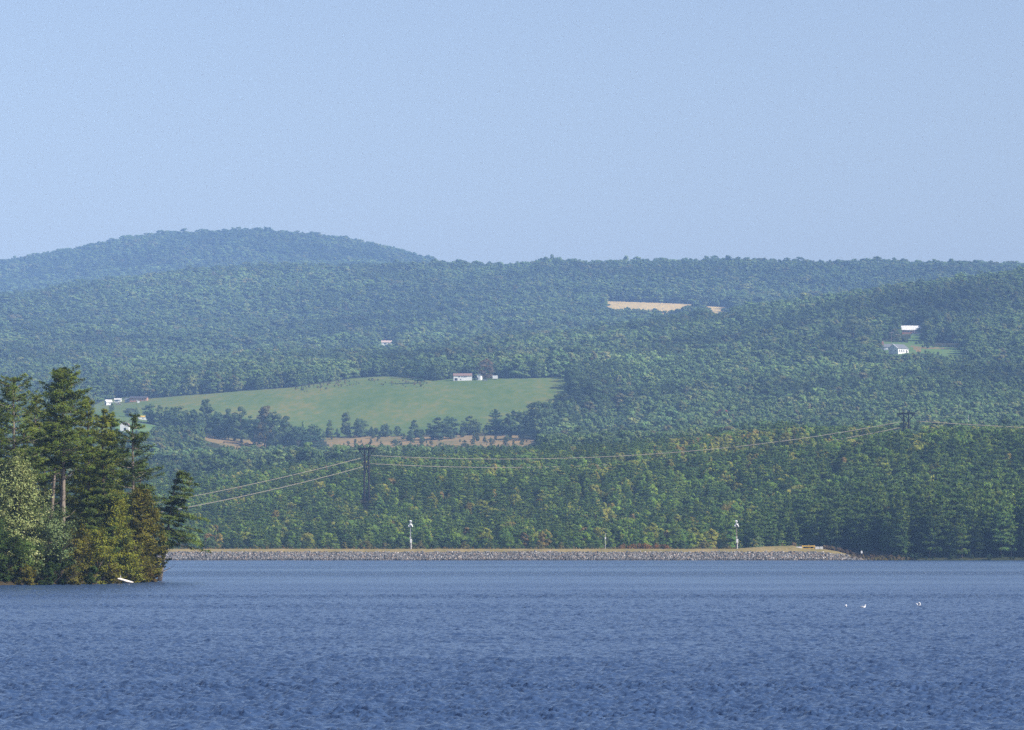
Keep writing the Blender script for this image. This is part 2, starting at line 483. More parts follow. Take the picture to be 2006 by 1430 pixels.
nt.links.new(la.outputs['Fac'], lane.inputs[0])
bp = N(nt, 'ShaderNodeBump'); bp.inputs['Strength'].default_value = 1.0
nt.links.new(lane.outputs[0], bp.inputs['Distance']); nt.links.new(ad.outputs[0], bp.inputs['Height'])
nt.links.new(bp.outputs[0], b.inputs['Normal'])
b.inputs['Roughness'].default_value = 0.2
nt.links.new(b.outputs[0], o.inputs[0])
M['water'] = m
wnr, wnc = WY.shape; WYc = WY.ravel()
ii, jj = np.meshgrid(np.arange(wnr - 1), np.arange(wnc - 1), indexing='ij')
wf = np.stack([ii * wnc + jj, ii * wnc + jj + 1, (ii + 1) * wnc + jj + 1, (ii + 1) * wnc + jj], -1).reshape(-1, 4)
tag(link(bpy.data.objects.new('water', mesh_np('water', np.stack([WX, WY, WZ], -1).reshape(-1, 3), wf, m, smooth=True, ptcol=np.stack([lane_v.ravel() ** 1.6 * 1.3 * np.clip(WYc / 240, 1, 4)] * 3, 1)))), kind='structure')
print('water verts', wnr * wnc)
del WX, WY, WZ, wf
# the near shore the camera stands on, below the frame
M['shore'] = ground_mat('shore_soil', (0.06,0.05,0.03), (0.10,0.09,0.05), (0.16,0.14,0.09), 0.3)
sx = np.linspace(-260, 260, 90); sy = np.concatenate([np.linspace(-400, 0, 30), np.linspace(4, 60, 30)])
SX, SYY = np.meshgrid(sx, sy)
SZ = np.interp(SYY, [-400, 0, 8, 26, 40, 60], [9, 2.4, 2.2, 0.4, -0.6, -2]) + 0.5 * (fbm(SX / 9, SYY / 9, 3) - 0.5)
ii, jj = np.meshgrid(np.arange(len(sy) - 1), np.arange(len(sx) - 1), indexing='ij'); q = len(sx)
tag(link(bpy.data.objects.new('shore', mesh_np('shore', np.stack([SX, SYY, SZ], -1).reshape(-1, 3),
    np.stack([ii*q+jj, ii*q+jj+1, (ii+1)*q+jj+1, (ii+1)*q+jj], -1).reshape(-1, 4), M['shore'], smooth=True))), kind='structure')
# ------------------------------------------------------------------ trees: builders of crown and trunk meshes (metres, base at the origin)
def quads_from(c, n, u, su, sv, rng):
    """leaf-sized quads: centres c, normals n, in-plane direction u, half sizes su, sv"""
    n = n / (np.linalg.norm(n, axis=1, keepdims=True) + 1e-9)
    u = u - n * (u * n).sum(1, keepdims=True)
    u = u / (np.linalg.norm(u, axis=1, keepdims=True) + 1e-9)
    w = np.cross(n, u)
    su = np.asarray(su).reshape(-1, 1); sv = np.asarray(sv).reshape(-1, 1)
    v = np.stack([c - u * su, c - w * sv + u * su * 0.15, c + u * su, c + w * sv - u * su * 0.15], 1)
    return v.reshape(-1, 3)
def qfaces(k): return np.arange(k * 4).reshape(-1, 4)

def sphere_dirs(k, rng):
    v = rng.normal(size=(k, 3)); return v / np.linalg.norm(v, axis=1, keepdims=True)

def broadleaf_crown(seed, h, rad, z0, nclump, nleaf, leaf, shape='round', clump=0.32, upbias=0.35):
    """lumpy crown: leaf clumps spread through the outer part of an uneven egg, gaps between them"""
    rng = np.random.default_rng(seed)
    ch = h - z0
    C = []
    for i in range(nclump * 4):
        t = rng.random() ** 0.85
        if shape == 'round': prof = math.sin(math.pi * min(max((t * 0.86 + 0.10), 0), 1)) ** 0.6
        elif shape == 'cone': prof = (1 - t) ** 0.75 * 0.95 + 0.06
        elif shape == 'column': prof = math.sin(math.pi * min(t * 0.9 + 0.08, 1)) ** 0.45 * 0.8
        else: prof = min(1, 0.45 + t) * (1 - t ** 5)      # vase
        a = rng.random() * 6.283
        lump = 0.82 + 0.25 * math.sin(a * 2 + seed) * math.sin(t * 5 + seed * 1.7) + 0.12 * rng.normal()
        r = rad * prof * lump * (0.45 + 0.55 * rng.random() ** 0.4)
        C.append((math.cos(a) * r, math.sin(a) * r, z0 + ch * t * 0.97))
        if len(C) == nclump: break
    C = np.array(C)
    cr = clump * rad * (0.7 + 0.6 * rng.random(nclump)) * np.clip(1.15 - 0.5 * (C[:, 2] - z0) / ch, 0.5, 1.2)
    per = np.maximum(3, (nleaf * cr ** 2 / (cr ** 2).sum()).astype(int))
    cc = np.repeat(C, per, 0); rr = np.repeat(cr, per)[:, None]
    d = sphere_dirs(len(cc), rng); d[:, 2] = np.where(d[:, 2] < 0, d[:, 2] * 0.6, d[:, 2])
    p = cc + d * rr * (0.75 + 0.35 * rng.random((len(cc), 1))) * np.array([1, 1, 0.75])
    out = cc / (np.linalg.norm(cc * np.array([1, 1, 0]), axis=1, keepdims=True) + 0.3 * rad) * np.array([1, 1, 0])
    nrm = d + 0.35 * out + rng.normal(size=d.shape) * 0.22 + np.array([0, 0, upbias])
    s = leaf * (0.6 + 0.8 * rng.random(len(cc)))
    return quads_from(p, nrm, rng.normal(size=d.shape), s, s * 0.62, rng)

def pine_crown(seed, h, rad, z0, nlev, nbr, nq, leaf, top=0.06, flat=0.25, droop=0.0, gap=0.0, needle=0.22, side=None, wild=0.0):
    """layered white-pine crown: near-level limbs in uneven whorls, each a plume of needle sprays"""
    rng = np.random.default_rng(seed)
    P = []; Nn = []; U = []; S = []; limbs = []
    for l in range(nlev):
        t = (l + 0.25 * rng.normal()) / (nlev - 1)
        t = min(max(t, 0), 1)
        z = z0 + (h - z0) * t * 0.98
        prof = (top + (1 - top) * (1 - t) ** 0.55) * (0.55 + 0.45 * min(1, t * 4 + 0.35))
        k = max(3, int(nbr * (0.6 + 0.6 * prof) + rng.integers(-1, 2)))
        a0 = rng.random() * 6.28
        for b in range(k):
            if rng.random() < gap: continue
            a = a0 + 6.283 * b / k + rng.normal() * 0.22
            L = rad * prof * (0.62 - wild * 0.3 + (0.55 + wild * 0.45) * rng.random())
            if side is not None: L *= 0.75 + 0.5 * max(-0.6, math.cos(a - side))
            up = 0.10 + 0.55 * t - droop + rng.normal() * (0.06 + 0.14 * wild)
            m = max(3, int(nq * (0.35 + 0.65 * prof)))
            s = 0.12 + 0.95 * np.sqrt(rng.random(m))
            r = s * L
            wdt = L * 0.26 * np.sin(np.clip(s, 0.1, 1) * 2.6) + leaf * 0.4
            off = rng.normal(size=m) * wdt * 0.6
            x = math.cos(a) * r - math.sin(a) * off; y = math.sin(a) * r + math.cos(a) * off
            zz = z + r * up * 0.5 + 0.10 * L * s ** 2.2 + rng.normal(size=m) * leaf * (0.25 + flat)
            P.append(np.stack([x, y, zz], 1))
            nn = rng.normal(size=(m, 3)) * 0.4; nn[:, 2] += 0.8; nn[:, 0] += 0.5 * math.cos(a); nn[:, 1] += 0.5 * math.sin(a)
            Nn.append(nn)
            uu = np.stack([math.cos(a) + rng.normal(size=m) * 0.6, math.sin(a) + rng.normal(size=m) * 0.6, 0.35 + rng.normal(size=m) * 0.3], 1)
            U.append(uu); S.append(leaf * (0.6 + 0.8 * rng.random(m)))
            limbs.append(((0, 0, z), (math.cos(a) * L * 0.45, math.sin(a) * L * 0.45, z + L * 0.45 * up * 0.5), (math.cos(a) * L * 0.85, math.sin(a) * L * 0.85, z + L * 0.85 * up * 0.5 + 0.07 * L)))
    m = max(6, nq)
    P.append(np.stack([rng.normal(size=m) * leaf * 0.5, rng.normal(size=m) * leaf * 0.5, h - rng.random(m) * (h - z0) * 0.09], 1))
    Nn.append(rng.normal(size=(m, 3))); U.append(np.tile([0, 0, 1.0], (m, 1)) + rng.normal(size=(m, 3)) * 0.5); S.append(np.full(m, leaf))
    P = np.concatenate(P); s = np.concatenate(S)
    return quads_from(P, np.concatenate(Nn), np.concatenate(U), s, s * needle / 0.35 * 0.35, rng), limbs

def trunk_mb(h, r, seed, lean=0.3, limbs=(), limb_r=0.05, n=6):
    rng = random.Random(seed)
    mb = MB()
    pts = []; rad = []
    ph = rng.random() * 6
    for i in range(6):
        t = i / 5
        pts.append((math.sin(t * 2.4 + ph) * lean * t, math.cos(t * 2 + ph) * lean * t, -0.3 + (h + 0.3) * t))
        rad.append(r * (1.15 - 0.95 * t) + (r * 0.35 if i == 0 else 0))
    mb.tube(pts, rad, n)
    for a, b, c in limbs:
        mb.tube([a, b, c], [limb_r, limb_r * 0.7, limb_r * 0.3], 4, cap=False)
    return mb

def mesh_of(mb, name, mat):
    me = bpy.data.meshes.new(name); me.from_pydata(mb.v, [], mb.f); me.materials.append(mat); me.update(); return me

def joined_proto(name, crown_v, tmb, matc, matt):
    tv = np.array(tmb.v); k = len(crown_v)
    tf4 = np.array([f for f in tmb.f if len(f) == 4]) + k
    faces = [qfaces(k // 4), tf4]
    fm = np.concatenate([np.zeros(k // 4), np.ones(len(tf4))])
    me = mesh_np(name, np.concatenate([crown_v, tv]), faces, [matc, matt], fmat=fm)
    return bpy.data.objects.new(name, me)

# ---- nominal 14 m trees; kinds: pine, broadleaf
def mk_pine(seed, lod):
    z0 = [1.2, 2.0, 1.4, 2.6][seed % 4]; rad = [4.4, 3.8, 4.8, 4.2][seed % 4]
    a = {'near': (12, 8, 72, 0.44), 'mid': (10, 7, 26, 0.80)}[lod]
    v, limbs = pine_crown(seed * 7 + 1, 14, rad, z0, a[0], a[1], a[2], a[3], gap=0.14, flat=0.02 if lod == 'near' else 0.15)
    return v, trunk_mb(13.4, 0.2, seed, 0.2, limbs[::3] if lod == 'near' else ())
def mk_broad(seed, lod):
    sh = ['round', 'vase', 'round', 'column', 'cone'][seed % 5]; rad = [5.0, 4.6, 5.6, 4.0, 4.4][seed % 5]
    a = {'near': (44, 5200, 0.31), 'mid': (26, 2000, 0.50), 'far': (18, 900, 0.80)}[lod]
    v = broadleaf_crown(seed * 13 + 5, 14, rad, 1.3, a[0], a[1], a[2], sh)
    rng = random.Random(seed); limbs = []
    for i in range(7):
        an = rng.random() * 6.28; z = 3 + i * 1.1
        limbs.append(((0, 0, z), (math.cos(an) * rad * 0.3, math.sin(an) * rad * 0.3, z + 1.6), (math.cos(an) * rad * 0.62, math.sin(an) * rad * 0.62, z + 3)))
    return v, trunk_mb(12.2, 0.2, seed, 0.5, limbs if lod == 'near' else ())

proto_col = bpy.data.collections.new('tree_kinds')        # never linked to the scene: only instanced by the woods
def fill_protos(prefix, lod, npine, nbroad):
    for i in range(npine):
        v, t = mk_pine(i, lod); proto_col_add(prefix, 'a%d' % i, joined_proto(prefix + 'a%d' % i, v, t, M['needle_inst'], M['bark']))
    for i in range(nbroad):
        v, t = mk_broad(i, lod); proto_col_add(prefix, 'b%d' % i, joined_proto(prefix + 'b%d' % i, v, t, M['leaf_inst'], M['bark']))
PC = {}
def proto_col_add(prefix, nm, o):
    if prefix not in PC: PC[prefix] = bpy.data.collections.new('tree_kinds_' + prefix)
    PC[prefix].objects.link(o)
fill_protos('mid', 'mid', 4, 5)
fill_protos('near', 'near', 4, 5)
fill_protos('far', 'far', 0, 5)

# ---- geometry nodes: one wood = one object, a tree on every point
def wood_nodes(coll):
    ng = bpy.data.node_groups.new('wood_' + coll.name, 'GeometryNodeTree')
    ng.interface.new_socket('Geometry', in_out='INPUT', socket_type='NodeSocketGeometry')
    ng.interface.new_socket('Geometry', in_out='OUTPUT', socket_type='NodeSocketGeometry')
    gi = ng.nodes.new('NodeGroupInput'); go = ng.nodes.new('NodeGroupOutput')
    iop = ng.nodes.new('GeometryNodeInstanceOnPoints')
    ci = ng.nodes.new('GeometryNodeCollectionInfo'); ci.inputs['Collection'].default_value = coll
    ci.inputs['Separate Children'].default_value = True; ci.inputs['Reset Children'].default_value = True
    def attr(name, typ):
        n = ng.nodes.new('GeometryNodeInputNamedAttribute'); n.data_type = typ; n.inputs['Name'].default_value = name
        return n.outputs['Attribute']
    L = ng.links.new
    L(gi.outputs[0], iop.inputs['Points']); L(ci.outputs[0], iop.inputs['Instance'])
    iop.inputs['Pick Instance'].default_value = True
    L(attr('idx', 'INT'), iop.inputs['Instance Index'])
    cx = ng.nodes.new('ShaderNodeCombineXYZ'); L(attr('rot', 'FLOAT'), cx.inputs['Z'])
    L(cx.outputs[0], iop.inputs['Rotation']); L(attr('scl', 'FLOAT_VECTOR'), iop.inputs['Scale'])
    L(iop.outputs[0], go.inputs[0])
    return ng
WOODN = {k: wood_nodes(c) for k, c in PC.items()}

def make_wood(name, label, pts, idx, rot, scl, tint, lod):
    me = bpy.data.meshes.new(name)
    me.vertices.add(len(pts)); me.vertices.foreach_set('co', np.asarray(pts, np.float32).ravel())
    a = me.attributes.new('idx', 'INT', 'POINT'); a.data.foreach_set('value', np.asarray(idx, np.int32))
    a = me.attributes.new('rot', 'FLOAT', 'POINT'); a.data.foreach_set('value', np.asarray(rot, np.float32))
    a = me.attributes.new('scl', 'FLOAT_VECTOR', 'POINT'); a.data.foreach_set('vector', np.asarray(scl, np.float32).ravel())
    a = me.attributes.new('tint', 'FLOAT_COLOR', 'POINT')
    c = np.ones((len(pts), 4), np.float32); c[:, :3] = tint; a.data.foreach_set('color', c.ravel())
    o = link(bpy.data.objects.new(name, me))
    md = o.modifiers.new('trees', 'NODES'); md.node_group = WOODN[lod]
    tag(o, label, 'forest', kind='stuff')
    return o

# ---- scatter
FR = np.random.default_rng(11)
def scatter(y0, y1, sp, margin=0.012):
    """jittered grid inside the view wedge plus a margin"""
    xs = []; ys = []
    Y = y0
    while Y < y1:
        hw = Y * (1020 / KX + margin) + 15
        n = int(2 * hw / sp)
        x = -hw + (np.arange(n) + 0.5 + (FR.random(n) - 0.5) * 1.0) * sp
        xs.append(x); ys.append(Y + (FR.random(n) - 0.5) * sp * 1.1)
        Y += sp * 0.87
    return np.concatenate(xs), np.concatenate(ys)
# horizon seen over the ground, for leaving out trees that nothing can see
_ang = (GZ - CAMZ) / GY
_cum = np.maximum.accumulate(_ang, axis=0)
def seen(x, Y, z, h):
    p = PX(x, Y)
    i = np.clip(np.searchsorted(ROWS, Y - 18) - 1, 0, len(ROWS) - 1); j = np.clip(np.searchsorted(COLS, p) - 1, 0, len(COLS) - 1)
    return (z + h + 3 - CAMZ) / Y > _cum[i, j]

PAL = {
 'pine':   np.array([(0.036,0.062,0.024),(0.043,0.070,0.026),(0.030,0.052,0.024),(0.052,0.078,0.026)]),
 'green':  np.array([(0.060,0.098,0.026),(0.048,0.082,0.028),(0.075,0.110,0.030),(0.040,0.072,0.026)]),
 'olive':  np.array([(0.090,0.104,0.030),(0.100,0.104,0.034),(0.080,0.095,0.030)]),
 'autumn': np.array([(0.095,0.082,0.030),(0.090,0.072,0.030),(0.110,0.095,0.034),(0.085,0.064,0.034)]),
}
def tints(x, Y, ispine, autumn=1.0):
    n = len(x)
    zone = fbm(x / 90 + 3, Y / 120 + 9, 21, 3)
    r = FR.random(n)
    out = np.empty((n, 3))
    pick = lambda k, m: PAL[k][FR.integers(0, len(PAL[k]), m.sum())]
    au = (r < 0.03 * autumn + np.clip(zone - 0.6, 0, 1) * 0.9 * autumn) & ~ispine
    ol = (r < 0.26 * autumn + np.clip(zone - 0.5, 0, 1) * 1.6 * autumn) & ~au & ~ispine
    gr = ~au & ~ol & ~ispine
    sf = stand_shading(x, Y)
    for k, m in (('autumn', au), ('olive', ol), ('green', gr), ('pine', ispine)):
        out[m] = pick(k, m)
    out *= np.array([2.3, 2.35, 1.8]) * (0.74 + 0.48 * FR.random(n))[:, None] * (0.7 + 0.6 * fbm(x / 40, Y / 60, 55, 2))[:, None]
    if Y.mean() > 2300:        # woods beyond the crest: extra haze put into the colour, duller and more even
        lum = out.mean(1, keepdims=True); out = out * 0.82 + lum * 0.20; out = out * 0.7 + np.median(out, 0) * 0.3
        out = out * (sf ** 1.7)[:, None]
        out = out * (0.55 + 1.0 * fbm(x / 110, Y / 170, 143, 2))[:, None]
    else: out = out * np.array([1.22, 1.14, 0.90])
    return out

# keep-outs near towers and wires, houses and dam
def pole_zone(x, Y):
    p = PX(x, Y)
    k = np.zeros(len(x), bool)
    k |= (np.abs(p - 718) < 17) & (Y > 1790) & (Y < 1890)
    k |= (np.abs(p - 1776) < 26) & (Y > 1990) & (Y < 2096)
    return k
def wire_row(p):
    """photograph row of the lower wire, trees nearer than the wires stay under it"""
    return np.interp(p, [330, 715, 1000, 1190, 1300, 1640, 1775, 2006], [992, 916, 914, 904, 893, 860, 838, 838])

trees = {}
STAND_SHADING = [(1150,3350,70,200,.60),(1330,4020,110,130,.62),(1500,4150,90,150,.72),(1700,4350,190,170,.62),(1880,4300,140,200,.66),(840,3950,190,160,.72),(1250,4500,250,120,.78),
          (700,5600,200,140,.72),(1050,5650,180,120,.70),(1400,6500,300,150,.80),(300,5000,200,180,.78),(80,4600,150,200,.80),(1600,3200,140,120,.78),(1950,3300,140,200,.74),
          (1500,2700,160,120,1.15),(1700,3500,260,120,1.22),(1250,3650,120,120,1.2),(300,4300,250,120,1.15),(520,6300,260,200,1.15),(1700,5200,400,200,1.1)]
def stand_shading(x, Y):  # slope light and shade, along with stand types, put into the tree tints
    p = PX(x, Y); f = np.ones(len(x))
    for a, b, ra, rb, k in STAND_SHADING:
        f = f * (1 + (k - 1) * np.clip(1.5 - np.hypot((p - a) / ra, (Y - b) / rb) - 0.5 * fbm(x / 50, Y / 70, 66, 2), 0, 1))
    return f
# A: woods from the dam to the first crest
x, Y = scatter(1507, 2260, 5.6)
z = ground(x, Y); p = PX(x, Y)
keep = (z > 0.12) & ~pole_zone(x, Y)
keep &= ~((Y < 1556) & (p < 1690)) & ~((Y < 1544) & (p < 1735))
x, Y, z, p = x[keep], Y[keep], z[keep], p[keep]
pn = fbm(x / 120, Y / 150, 8, 3)
pine_prob = np.clip(0.42 + (pn - 0.5) * 2.2 + np.interp(p, [300, 700, 1100, 1450, 1500, 2006], [0.05, 0.0, -0.15, -0.35, 0.32, 0.30]) * np.interp(Y, [1550, 1700, 1900], [1, .7, 0.1]), 0.05, 0.95)
isp = FR.random(len(x)) < pine_prob
h = np.where(isp, 14.0, 11.0) * (0.55 + 0.75 * FR.random(len(x)))
h *= np.interp(p, [400, 1100, 1300, 1500, 1700, 2000], [0.80, 0.80, 0.82, 1.0, 1.3, 1.4]) * np.interp(Y, [1550, 1700, 2250], [1.0, 0.95, 0.78])
# trees standing before the wires stay below them
wz = CAMZ + (HOR - wire_row(p)) / KX * Y * 1.0015
inw = (Y < np.interp(p, [300, 715, 1775, 2100], [1660, 1885, 2085, 2110])) & (p > 330)
h = np.where(inw, np.minimum(h, wz - z - 0.6 + (FR.random(len(x)) < 0.05) * 2.5), h)
crest = (Y > 1960) & (p > 1560)
ctop = CAMZ + (HOR - (839 + 9 * (FR.random(len(x)) - 0.6))) / KX * Y * 1.0015
h = np.where(crest, np.minimum(h, np.maximum(ctop - z, 2.6)), h)
nt_ = (np.abs(p - 1776) < 34) & (Y > 1940)
h = np.where(nt_, np.minimum(h, CAMZ + (HOR - 850) / KX * Y * 1.0015 - z), h)
ok = (h > 2.5) & seen(x, Y, z, h)
trees['A'] = [a[ok] for a in (x, Y, z, h, isp)]
# B: beyond the crest round the meadow, C: the nearer ridge, D: the long ridge, E: the mountain
for key, y0, y1, sp, hm in (('B', 2260, 3560, 8.2, 12.5), ('C', 3560, 4760, 10.5, 14.5), ('D', 4760, 7150, 14.0, 16.5), ('E', 7900, 9750, 19.0, 18.5)):
    x, Y = scatter(y0, y1, sp)
    z = ground(x, Y); p = PX(x, Y)
    r = HOR - (z - CAMZ) / Y * KX / 1.0015
    keep = clearing(x, Y) == 0
    # nothing tall right in front of the clearings
    x, Y, z, p, r = x[keep], Y[keep], z[keep], p[keep], r[keep]
    pn = fbm(x / 160, Y / 220, 31, 3)
    isp = FR.random(len(x)) < np.clip({'B': 0.35, 'C': 0.16, 'D': 0.12, 'E': 0.1}[key] + (pn - 0.5) * 1.2, 0.02, 0.8)
    h = hm * (0.55 + 0.7 * FR.random(len(x))) * (0.75 + 0.55 * fbm(x / 70, Y / 90, 77, 2)) * np.where(FR.random(len(x)) < 0.05, 1.22, 1.0)
    # lower growth just below each opening
    lim = np.full(len(x), 99.0)
    for (a0, a1, rr, rb, y2) in ((395, 660, 880, 905, 3100), (640, 1060, 880, 900, 3200), (1185, 1330, 607, 640, 5950), (1385, 1436, 616, 650, 6000), (1725, 1890, 699, 725, 3800), (732, 778, 682, 706, 5300), (1760, 1814, 662, 694, 4110), (1824, 1890, 687, 708, 3950), (225, 300, 848, 880, 3050), (150, 390, 838, 870, 3080)):
        m = (p > a0) & (p < a1) & (Y < y2) & (r < rb + 26) & (r > rr - 30)
        top = CAMZ + (HOR - rr) / KX * Y * 1.0015
        lim = np.where(m, np.minimum(lim, top - z), lim)
    h = np.minimum(h, np.where(lim < 90, np.maximum(lim, 0) * (0.75 + 0.5 * FR.random(len(x))) + 0.5, 99))
    ok = (h > 2.2) & seen(x, Y, z, h)
    trees[key] = [a[ok] for a in (x, Y, z, h, isp)]
    print(key, ok.sum())
print('A', len(trees['A'][0]))

# ---- the largest trees in view stand as individuals
x, Y, z, h, isp = trees['A']
p = PX(x, Y)
# visible share: a nearer tree hides those behind it; rank by size in the picture
scr = h / Y * KX
foot = HOR - (z - CAMZ) / Y * KX
ordr = np.argsort(Y)
inframe = (p > -5) & (p < 2010)
cols = np.full(2100, 1076.0)                     # highest row covered so far per column
vis = np.zeros(len(x))
for i in ordr:
    if not inframe[i]: continue
    w = 0.28 * scr[i]; a = int(max(0, p[i] - w)); b = int(min(2005, p[i] + w)) + 1
    if a >= b: continue
    topr = foot[i] - scr[i]
    g = np.clip(cols[a:b] - topr - np.abs(np.arange(a, b) - p[i]) * 1.4, 0, None)
    vis[i] = g.sum()
    cols[a:b] = np.minimum(cols[a:b], topr + np.abs(np.arange(a, b) - p[i]) * 1.6 + 3)
single = np.zeros(len(x), bool)
NP_IND, NB_IND = 255, 250
for kind, m, nmax in (('p', isp, NP_IND), ('b', ~isp, NB_IND)):
    k = np.where(m & (vis > 0))[0]
    k = k[np.argsort(-vis[k])][:nmax]
    single[k] = True
CT = {}
def crown_trunk(kind, i):
    if (kind, i) not in CT:
        v, t = (mk_pine if kind == 'pine' else mk_broad)(i, 'near')
        cm = mesh_np(kind + '_crown', v, qfaces(len(v) // 4), M['needle_obj'] if kind == 'pine' else M['leaf_obj'])
        CT[(kind, i)] = (cm, mesh_of(t, kind + '_trunk', M['bark']))
    return CT[(kind, i)]
def single_tree(kind, i, loc, h, wid, rz, tint, label, group, cat=None):
    cm, tm = crown_trunk(kind, i)
    root = empty('pine_tree' if kind == 'pine' else 'broadleaf_tree', loc, rz)
    root.scale = (wid, wid, h / 14.0)
    tag(root, label, cat or ('pine' if kind == 'pine' else 'tree'), group)
    c = link(bpy.data.objects.new('crown', cm), root); c.color = (*tint, 1)
    link(bpy.data.objects.new('trunk', tm), root)
    return root
BINS = [(450, 'just right of the wooded point'), (600, 'under the left span of wires'), (705, 'left of the near tower'), (795, 'between the near tower and left siren pole'),
        (900, 'right of the left siren pole'), (1060, 'midway between siren pole and short post'), (1190, 'left of the short post'), (1320, 'right of the short post'),
        (1440, 'left of the right siren pole'), (1550, 'right of the right siren pole'), (1625, 'above the yellow rail'), (1710, 'above the end of the riprap'),
        (1860, 'above the shore right of the riprap'), (9999, 'by the right frame edge')]
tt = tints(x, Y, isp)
for i in np.where(single)[0]:
    pp = float(p[i])
    where = next(t for e, t in BINS if pp < e)
    low = foot[i] > 1048
    col = tt[i]
    if isp[i]:
        look = ('tall layered pine' if scr[i] > 95 else 'layered pine' if scr[i] > 68 else 'small dark pine')
    else:
        warm = col[0] > col[1] * 1.02; ol = col[0] > col[1] * 0.85
        look = 'orange brown leafy tree' if warm else ('olive yellow leafy tree' if ol else ('big round green leafy tree' if scr[i] > 58 else 'small green leafy tree'))
    lab = look + (' low on slope ' if low else ' midway up slope ' if foot[i] > 1000 else ' high on slope ') + where
    wid = (0.60 + 0.25 * FR.random()) * max(h[i], 7) / 14 * (1.05 if isp[i] else 1.3)
    single_tree('pine' if isp[i] else 'broad', int(FR.integers(0, 4 if isp[i] else 5)), (x[i], Y[i], z[i] - 0.2), h[i], wid, FR.random() * 6.28,
                tuple(col), lab, lab.replace('tree', 'trees').replace('pine', 'pines'))
rest = ~single
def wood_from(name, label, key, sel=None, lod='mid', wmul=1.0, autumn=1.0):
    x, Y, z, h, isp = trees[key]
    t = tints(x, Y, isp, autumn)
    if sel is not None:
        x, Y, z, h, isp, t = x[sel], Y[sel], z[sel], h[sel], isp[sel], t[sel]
    n = len(x)
    if lod == 'far':
        idx = FR.integers(0, 5, n)
    else:
        idx = np.where(isp, FR.integers(0, 4, n), 4 + FR.integers(0, 5, n))
    hs = h / 14.0
    w = np.maximum(h, 7) / 14.0 * (0.62 + 0.75 * FR.random(n) ** 1.4) * wmul * np.where(isp, 0.95, 1.0)
    make_wood(name, label, np.stack([x, Y, z - 0.3], 1), idx, FR.random(n) * 6.28, np.stack([w, w, hs], 1), t, lod)
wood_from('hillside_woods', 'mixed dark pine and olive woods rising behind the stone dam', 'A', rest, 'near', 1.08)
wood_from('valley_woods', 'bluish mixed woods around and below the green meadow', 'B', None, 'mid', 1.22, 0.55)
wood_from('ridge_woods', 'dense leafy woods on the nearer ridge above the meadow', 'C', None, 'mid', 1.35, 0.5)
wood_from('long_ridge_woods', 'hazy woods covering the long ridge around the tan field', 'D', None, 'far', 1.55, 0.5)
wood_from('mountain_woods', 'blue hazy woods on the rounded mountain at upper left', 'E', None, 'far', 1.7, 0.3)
# ------------------------------------------------------------------ materials of built things
M['white'] = principled('white_paint', (0.80, 0.79, 0.76), 0.6, 0.06, 0.6)
M['offwhite'] = principled('offwhite_paint', (0.66, 0.63, 0.58), 0.7, 0.08, 0.6)
M['cream'] = principled('cream_siding', (0.78, 0.70, 0.50), 0.7, 0.06, 0.5)
M['greyblue'] = principled('blue_grey_siding', (0.34, 0.38, 0.44), 0.7, 0.08, 0.6)
M['brick'] = principled('brick', (0.33, 0.16, 0.11), 0.85, 0.2, 3)
M['brownwall'] = principled('brown_boards', (0.50, 0.27, 0.16), 0.85, 0.25, 1.2)
M['roofgrey'] = principled('grey_shingles', (0.16, 0.17, 0.17), 0.85, 0.15, 1.5)
M['roofdark'] = principled('dark_shingles', (0.07, 0.065, 0.07), 0.85, 0.2, 1.5)
M['roofbrown'] = principled('brown_shingles', (0.26, 0.17, 0.14), 0.85, 0.2, 1.5)
M['roofpale'] = principled('pale_metal_roof', (0.82, 0.79, 0.72), 0.5, 0.07, 0.5)
M['roofpink'] = principled('faded_roof', (0.58, 0.44, 0.36), 0.7, 0.1, 0.5)
M['glass'] = principled('window_glass', (0.03, 0.035, 0.045), 0.15, 0, spec=0.6)
M['dark'] = principled('dark_paint', (0.03, 0.03, 0.035), 0.6, 0.2, 2)
M['wood'] = principled('creosoted_wood', (0.018, 0.010, 0.010), 0.9, 0.3, 2)
M['metal'] = principled('galvanised_steel', (0.42, 0.42, 0.42), 0.5, 0.15, 2, metal=0.5)
M['rustpole'] = principled('weathered_pole', (0.27, 0.20, 0.17), 0.8, 0.3, 1.5)
M['yellow'] = principled('yellow_paint', (0.72, 0.46, 0.07), 0.6, 0.1, 1)
M['concrete'] = principled('concrete', (0.66, 0.64, 0.60), 0.85, 0.15, 1.5)
M['wire'] = principled('conductor', (0.25, 0.22, 0.16), 0.5, 0.0)
M['rubber'] = principled('rubber', (0.02, 0.02, 0.02), 0.8, 0.0)
M['gull'] = principled('white_feathers', (0.86, 0.86, 0.84), 0.8, 0.05, 8)
M['gullwing'] = principled('grey_feathers', (0.50, 0.52, 0.55), 0.8, 0.1, 8)
M['beak'] = principled('beak', (0.65, 0.40, 0.06), 0.5)
M['crest'] = ground_mat('crest_grass', (0.15,0.135,0.05), (0.24,0.19,0.08), (0.34,0.26,0.13), 0.12)

